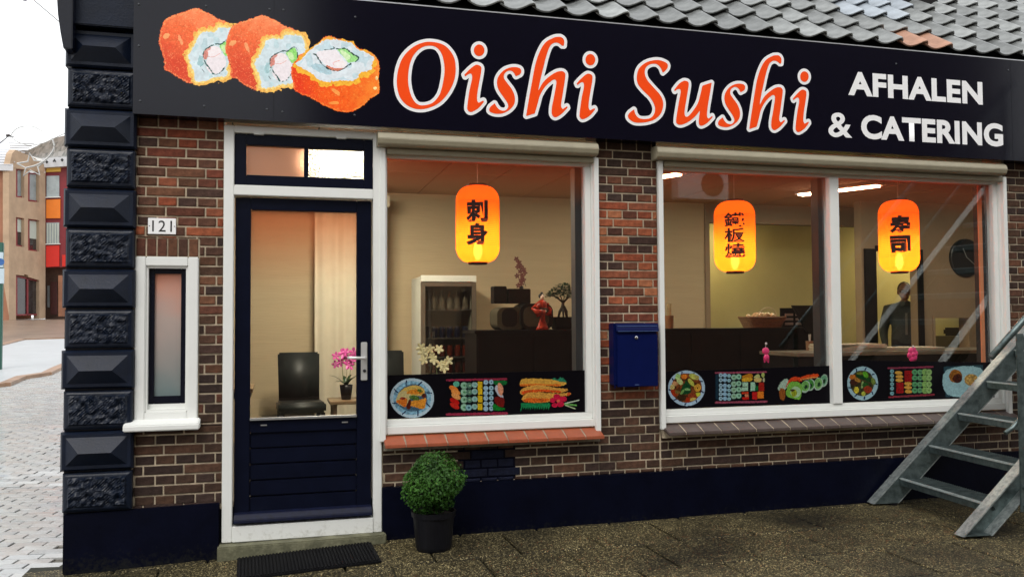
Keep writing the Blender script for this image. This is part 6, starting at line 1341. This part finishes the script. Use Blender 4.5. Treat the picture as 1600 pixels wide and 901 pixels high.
def add_to(root, m, name, mt, **k):
    r = m.build(name, mt, None, **k); r.parent = root if root.parent is None and root.type == 'EMPTY' else root; r.matrix_parent_inverse = Matrix.Translation(-Vector(AB.location)) if root is AB else Matrix()
    return r
wall_out = [(14, 262), (20, 240), (30, 233), (52, 243), (70.5, 256), (70.5, 496), (14, 500)]
holes = {}
bw = MB(); pslab(bw, P0, A75, nA, [(14, 262), (19, 240), (24, 234), (52, 246), (71, 258), (71, 268), (14, 262)][:6], 0, .3)
# wall in strips so that the windows are real openings
rows = [((25, 38), (262, 308)), ((44, 61), (269, 314))]
def wallpiece(p): pslab(bw, P0, A75, nA, p, 0, .3)
wallpiece([(14, 262.5), (71, 268.3), (71, 270), (61.5, 269.2), (25, 262.8), (14, 262.6)])
wallpiece([(14, 262.7), (25, 263), (25, 500), (14, 502)]); wallpiece([(61.5, 269.5), (71, 270.3), (71, 497), (61.5, 498)]); wallpiece([(38, 266), (44, 267), (44, 430), (38, 428)])
wallpiece([(25, 308), (38, 309), (38, 341), (25, 339)]); wallpiece([(44, 314.5), (61.5, 316), (61.5, 344), (44, 341.5)])
wallpiece([(25, 384), (38, 386), (38, 430.5), (25, 429)]); wallpiece([(44, 391), (61.5, 393), (61.5, 437.5), (44, 432.5)])
add_to(AB, bw, 'wall', BEIGE)
bw = MB(); e_ = 12.; a = np.array([P0[0], P0[1]]); 
q0, q1 = a, a-np.array([math.cos(.10), -math.sin(.10)])*9; zt_ = on_plane(14, 258, P0, A75)[0][2]
bw.add([(q0[0], q0[1], .3), (q1[0], q1[1], .3), (q1[0], q1[1], zt_), (q0[0], q0[1], zt_), (q0[0]-1, q0[1]+8, .3), (q1[0], q1[1]+8, .3), (q1[0], q1[1]+8, zt_), (q0[0]-1, q0[1]+8, zt_)], [(0, 1, 2, 3), (7, 6, 5, 4), (3, 2, 6, 7), (1, 5, 6, 2)])
add_to(AB, bw, 'wall', ORB)
bw = MB(); bw.add([(q0[0]+.15, q0[1]-.25, zt_-.05), (q1[0], q1[1]-.25, zt_-.05), (q1[0], q1[1]+4, zt_+2.0), (q0[0]-1.2, q0[1]+4, zt_+2.0), (q0[0]+.15, q0[1]-.25, zt_-.28), (q1[0], q1[1]-.25, zt_-.28)], [(0, 1, 2, 3), (0, 4, 5, 1)])
for i in range(10): k0 = i/10; bw.tube([(q0[0]+.1, q0[1]-.2+4.2*k0, zt_+.02+2.0*k0), (q1[0], q1[1]-.2+4.2*k0, zt_+.02+2.0*k0)], .03, 4)
add_to(AB, bw, 'roof', ROOFP)
def fwin(P, ang, nrm, pts, lab=None, blind=None, gl=FGL, fr=.06, mull=None, name='window'):
    (a, b, c, d) = pts      # tl, tr, br, bl in photo pixels
    f = MB(); L = lambda p, q, t: (p[0]+(q[0]-p[0])*t, p[1]+(q[1]-p[1])*t)
    wpx = b[0]-a[0]; tx = min(.25, 2.2/wpx); hp = c[1]-b[1]; ty = 2./hp
    inn = [L(L(a, b, tx), L(d, c, tx), ty), L(L(a, b, 1-tx), L(d, c, 1-tx), ty), L(L(a, b, 1-tx), L(d, c, 1-tx), 1-ty), L(L(a, b, tx), L(d, c, tx), 1-ty)]; out = [a, b, c, d]
    for i in range(4): k = (i+1) % 4; pslab(f, P, ang, nrm, [out[i], out[k], inn[k], inn[i]], -.12, .10)
    if mull:
        for u in mull: pslab(f, P, ang, nrm, [L(a, b, u-.03), L(a, b, u+.03), L(d, c, u+.03), L(d, c, u-.03)], -.12, .08)
    W_ = add_to(AB, f, name, REDF)
    g = MB(); pslab(g, P, ang, nrm, inn, -.17, .02); r = g.build('pane', gl, W_)
    if blind:
        g = MB(); pslab(g, P, ang, nrm, [inn[0], inn[1], L(inn[1], inn[2], blind), L(inn[0], inn[3], blind)], -.155, .01); g.build('blind', BLIND, W_)
    return W_
# parts under AB keep world coordinates
fwin(P0, A75, nA, [(25, 263), (38, 265), (38, 309), (25, 308)]); fwin(P0, A75, nA, [(44, 269), (61.5, 271), (61.5, 316), (44, 314)])
fwin(P0, A75, nA, [(22.5+2.5, 339), (37, 341), (37, 386), (25, 384)], blind=.5, gl=FGD); fwin(P0, A75, nA, [(44, 342), (61, 344), (61, 393), (44, 391)], blind=.62, gl=FGD)
fwin(P0, A75, nA, [(25, 430), (61.5, 438), (61.5, 492), (25, 493)], gl=FGD, mull=[.5])
# ground floor shop front on the left of the facade
# colourful bay
bw = MB()
def bay(pts, mt, name, off=.0, th_=.3): m = MB(); pslab(m, P1, 0., nF, pts, off, th_); return add_to(AB, m, name, mt)
bay([(71, 262), (140, 256), (140, 416), (71, 418)], REDF, 'bay_frame', -.10, .3)
bay([(72.2, 261), (94.5, 259), (94.5, 268), (72.2, 269)], mat('yellow_panel', (.80, .50, .08), .5, .05), 'panel')
bay([(72.2, 312), (94, 311), (94, 341), (72.2, 341)], mat('orange_panel', (.85, .22, .012), .5, .05), 'panel'); bay([(72, 384), (92.5, 383), (92.5, 416), (72, 417)], mat('red_panel', (.70, .02, .008), .5, .05), 'panel'); bay([(97, 398), (128, 398), (128, 415), (97, 416)], mat('red_panel_2', (.70, .02, .008), .5, .05), 'panel')
for k, (y0, y1, gl) in enumerate(((275, 307, FGL), (348, 380, FGL))):
    o = bay([(72.5, y0), (92.5, y0-.6), (92.5, y1), (72.5, y1+.6)], gl, 'window', -.02, .08)
    f = MB(); 
    for i in range(5): pslab(f, P1, 0, nF, [(73+i*4.1, y0+1), (75.6+i*4.1, y0+1), (75.2+i*4.1, y1), (73.4+i*4.1, y1)], .02, .02)
    if k: f.build('curtain', BLIND, o)
    f = MB(); pslab(f, P1, 0, nF, [(71, y1+.6), (94, y1), (94, y1+1.4), (71, y1+2)], .06, .1); f.build('sill', WHITE, o)
bay([(66, 247), (140, 243), (140, 257), (66, 262)], ROOFP, 'roof_edge', .3, 3)
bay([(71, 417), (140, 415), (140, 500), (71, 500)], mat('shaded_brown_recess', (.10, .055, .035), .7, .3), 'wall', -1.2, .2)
bay([(79, 440), (89.5, 440), (89.5, 491), (79, 491)], mat('brown_red_door', (.12, .028, .022), .5, .2), 'door', -1.15, .05); bay([(91, 430), (97, 430), (97, 494), (91, 494)], ORB, 'pier', .0, 1.)
bay([(74, 446), (77.5, 446), (77.5, 480), (74, 480)], FGL, 'window', -1.15, .05)
# patterned glass canopy behind
CG = attr_mat('faceted_canopy', .3, .05); m = MB(); Pc = (P1[0], P1[1]+14)
n = 22; V = []; tones = [(.66, .69, .68), (.86, .88, .88), (.48, .52, .52), (.74, .77, .76)]
for j in range(6):
    for i in range(n+1):
        u = i/n; v = j/5; px = 26+u*110; t0 = 232-16*math.sin(max(0, u-.15)*1.3)*1.6+4*math.cos(u*5); b0 = 242+10*math.sin(min(1, u*1.3)*2.2); p = on_plane(px, t0+(b0-t0)*v, (Pc[0], Pc[1]+math.sin(v*2)*1.5), 0.)[0]; V.append(p)
o0 = len(m.v); m.v += V
for j in range(5):
    for i in range(n):
        a = j*(n+1)+i; m.f += [(a, a+1, a+n+1), (a+1, a+n+2, a+n+1)]; m.t += [random.choice(tones), random.choice(tones)]
t = thing('glass_canopy', 'pale faceted glass canopy rising behind the apartment building', 'canopy', (0, 0, 0)); m.build('roof_glazing', CG, t)
m = MB(); pslab(m, (Pc[0], Pc[1]-.4), 0., nF, [(50, 244), (75, 251), (140, 248), (140, 256), (75, 259), (50, 254)], 0, .2); m.build('fascia', WHITE, t)
m = MB()
for x, y in ((73, 253), (97, 250)): pslab(m, (P1[0], P1[1]-.45), 0., nF, [(x, y-3), (x+2.6, y), (x, y+3), (x-2.6, y)], 0, .02)
for dx, dy in ((0, -1.8), (-1.3, .4), (1.3, .4)): pslab(m, (P1[0], P1[1]-.45), 0., nF, [(85+dx+1.4*math.cos(a_), 251.5+dy+1.4*math.sin(a_)) for a_ in [k*math.pi/4 for k in range(8)]], 0, .02)
m.build('card_suit_mark', BLK, t)
# thin street tree
gx, gy, gz = GR(73, 499); t = thing('street_tree', 'slender bare young tree standing before the coloured bay', 'tree', (gx, gy, gz)); hh = U(74, 335, gy)[1]-gz
m = MB(); m.tube([(0, 0, 0), (.02, 0, hh*.35), (-.02, 0, hh*.7), (.05, 0, hh)], [.12, .08, .05, .01], 8); m.build('trunk', mat('tree_bark', (.05, .04, .03), .9, .3), t)
m = MB()
for k in range(16): z = hh*random.uniform(.35, .85); a_ = random.uniform(0, 6.28); L = random.uniform(.3, .8); m.tube([(0, 0, z), (L*.4*math.cos(a_), L*.4*math.sin(a_), z+L*.7), (L*.6*math.cos(a_), L*.6*math.sin(a_), z+L*1.5)], [.02, .012, .004], 5)
m.build('branch', bpy.data.materials['tree_bark'], t)
# sign on a green post at the left edge
sy_ = 14.; x, z = U(3, 418, sy_); t = thing('street_sign', 'pale blue street sign on a green post cut by the left edge of the picture', 'sign', (x, sy_, 0)); gz = far_ground(sy_)
m = MB(); z0, z1 = U(3, 443, sy_)[1], U(3, 394, sy_)[1]; w0 = U(7, 418, sy_)[0]-x; m.box(-.35, w0, -.02, 0, z0, (z0+z1)/2-.01); m.box(-.35, w0-.02, -.02, 0, (z0+z1)/2+.01, z1); m.build('plate', mat('pale_blue_plate', (.50, .60, .66), .4, .08), t, bevel=.004)
m = MB(); m.lathe([(.07, 0), (.07, .004)], n=20); o = m.build('blue_dot', mat('blue_mark', (.03, .12, .35), .4), t); o.location = (-.02, -.0215, (z0+z1)/2+.12); o.rotation_euler = (math.pi/2, 0, 0)
m = MB(); m.box(-.20, w0-.035, -.0, .10, gz-.1, z1+.2); m.build('post', mat('green_post', (.02, .10, .07), .5, .1), t, bevel=.01)
# christmas star ornament and cables over the street
yo = 7.; t = thing('star_ornament', 'white wire star with comet arcs hanging over the street', 'street ornament', (0, 0, 0)); PW = mat('white_wire', (.62, .62, .60), .5, .1)
cr_ = lambda P, y=yo: [UV(a/5.63, 180+b/5.63, y) for a, b in P]
m = MB(); sp = [(150, 425), (245, 408), (262, 335), (300, 398), (400, 408), (332, 455), (350, 525), (270, 487), (205, 535), (228, 465)]; m.tube(cr_(sp+[sp[0]]), .011, 6); m.build('star', PW, t)
m = MB(); m.tube(cr_([tuple(p) for p in catmull([(455, 205), (477, 270), (452, 335), (390, 400), (312, 442), (230, 462)], 5, False)]), .011, 6); m.tube(cr_([tuple(p) for p in catmull([(370, 140), (290, 100), (200, 100), (130, 130), (100, 190), (170, 240), (260, 265), (380, 245), (470, 205), (575, 158)], 5, False)]), .006, 6); m.build('arc', PW, t)
m = MB(); m.tube(cr_([(-60, 260), (0, 245), (50, 205), (70, 185), (130, 195)]), .006, 6); m.build('wire', mat('dark_wire', (.08, .07, .07), .6), t); m = MB(); m.tube(cr_([(55, 182), (80, 178), (85, 186)]), .02, 6); m.build('clamp', bpy.data.materials['dark_wire'], t)
m = MB(); m.tube([UV(30, -20, 5.), UV(57, 4, 5.), UV(97, 38, 5.), UV(150, 80, 5.)], .006, 6); o = m.build('cable', mat('grey_cable', (.35, .35, .35), .6)); tag(o, 'thin grey cable crossing the sky at the top left corner', 'cable')
m = MB(); c_ = U(38, -2, 5.); m.lathe([(.02, -.02), (.05, 0), (.05, .05), (.02, .07)], (c_[0], 5., c_[1]), 14); o = m.build('street_lamp', DG); tag(o, 'dark street lamp head at the very top of the left sky', 'street lamp')

# ------------------------------------------------------------------ across the street behind the camera: seen only as reflections in the glass
OB = thing('opposite_building', 'brick building across the forecourt with outdoor cooling unit, mirrored in the windows', 'building', (6, -12, 0))
OM = mat('opposite_brick', (.085, .055, .04), .85, .3, 3, .3, 30)
m = MB(); m.box(-5.1, 12, -4, 0, -.2, 9.5); m.build('wall', OM, OB); m = MB(); m.box(-10, -5.101, -4, .2, -.2, 4.7); m.build('wall', OM, OB)  # unseen low wing added to darken the door's reflections, sky left above for the sign
t = thing('cooling_unit', 'white outdoor cooling unit with round fan grille, mirrored in the wide window', 'cooling unit', (9.4, -11.94, 4.04))
m = MB(); m.box(-.62, .62, 0, .32, 0, .66); m.build('casing', WHITE, t, bevel=.01)
m = MB(); m.lathe([(.27, 0), (.27, .01)], n=30); o = m.build('fan_grille', GG, t); o.location = (.22, .321, .34); o.rotation_euler = (-math.pi/2, 0, 0)
for s in (-.35, .35): m = MB(); m.box(s-.02, s+.02, -.045, .3, -.03, -.001); m.build('bracket', DG, t)
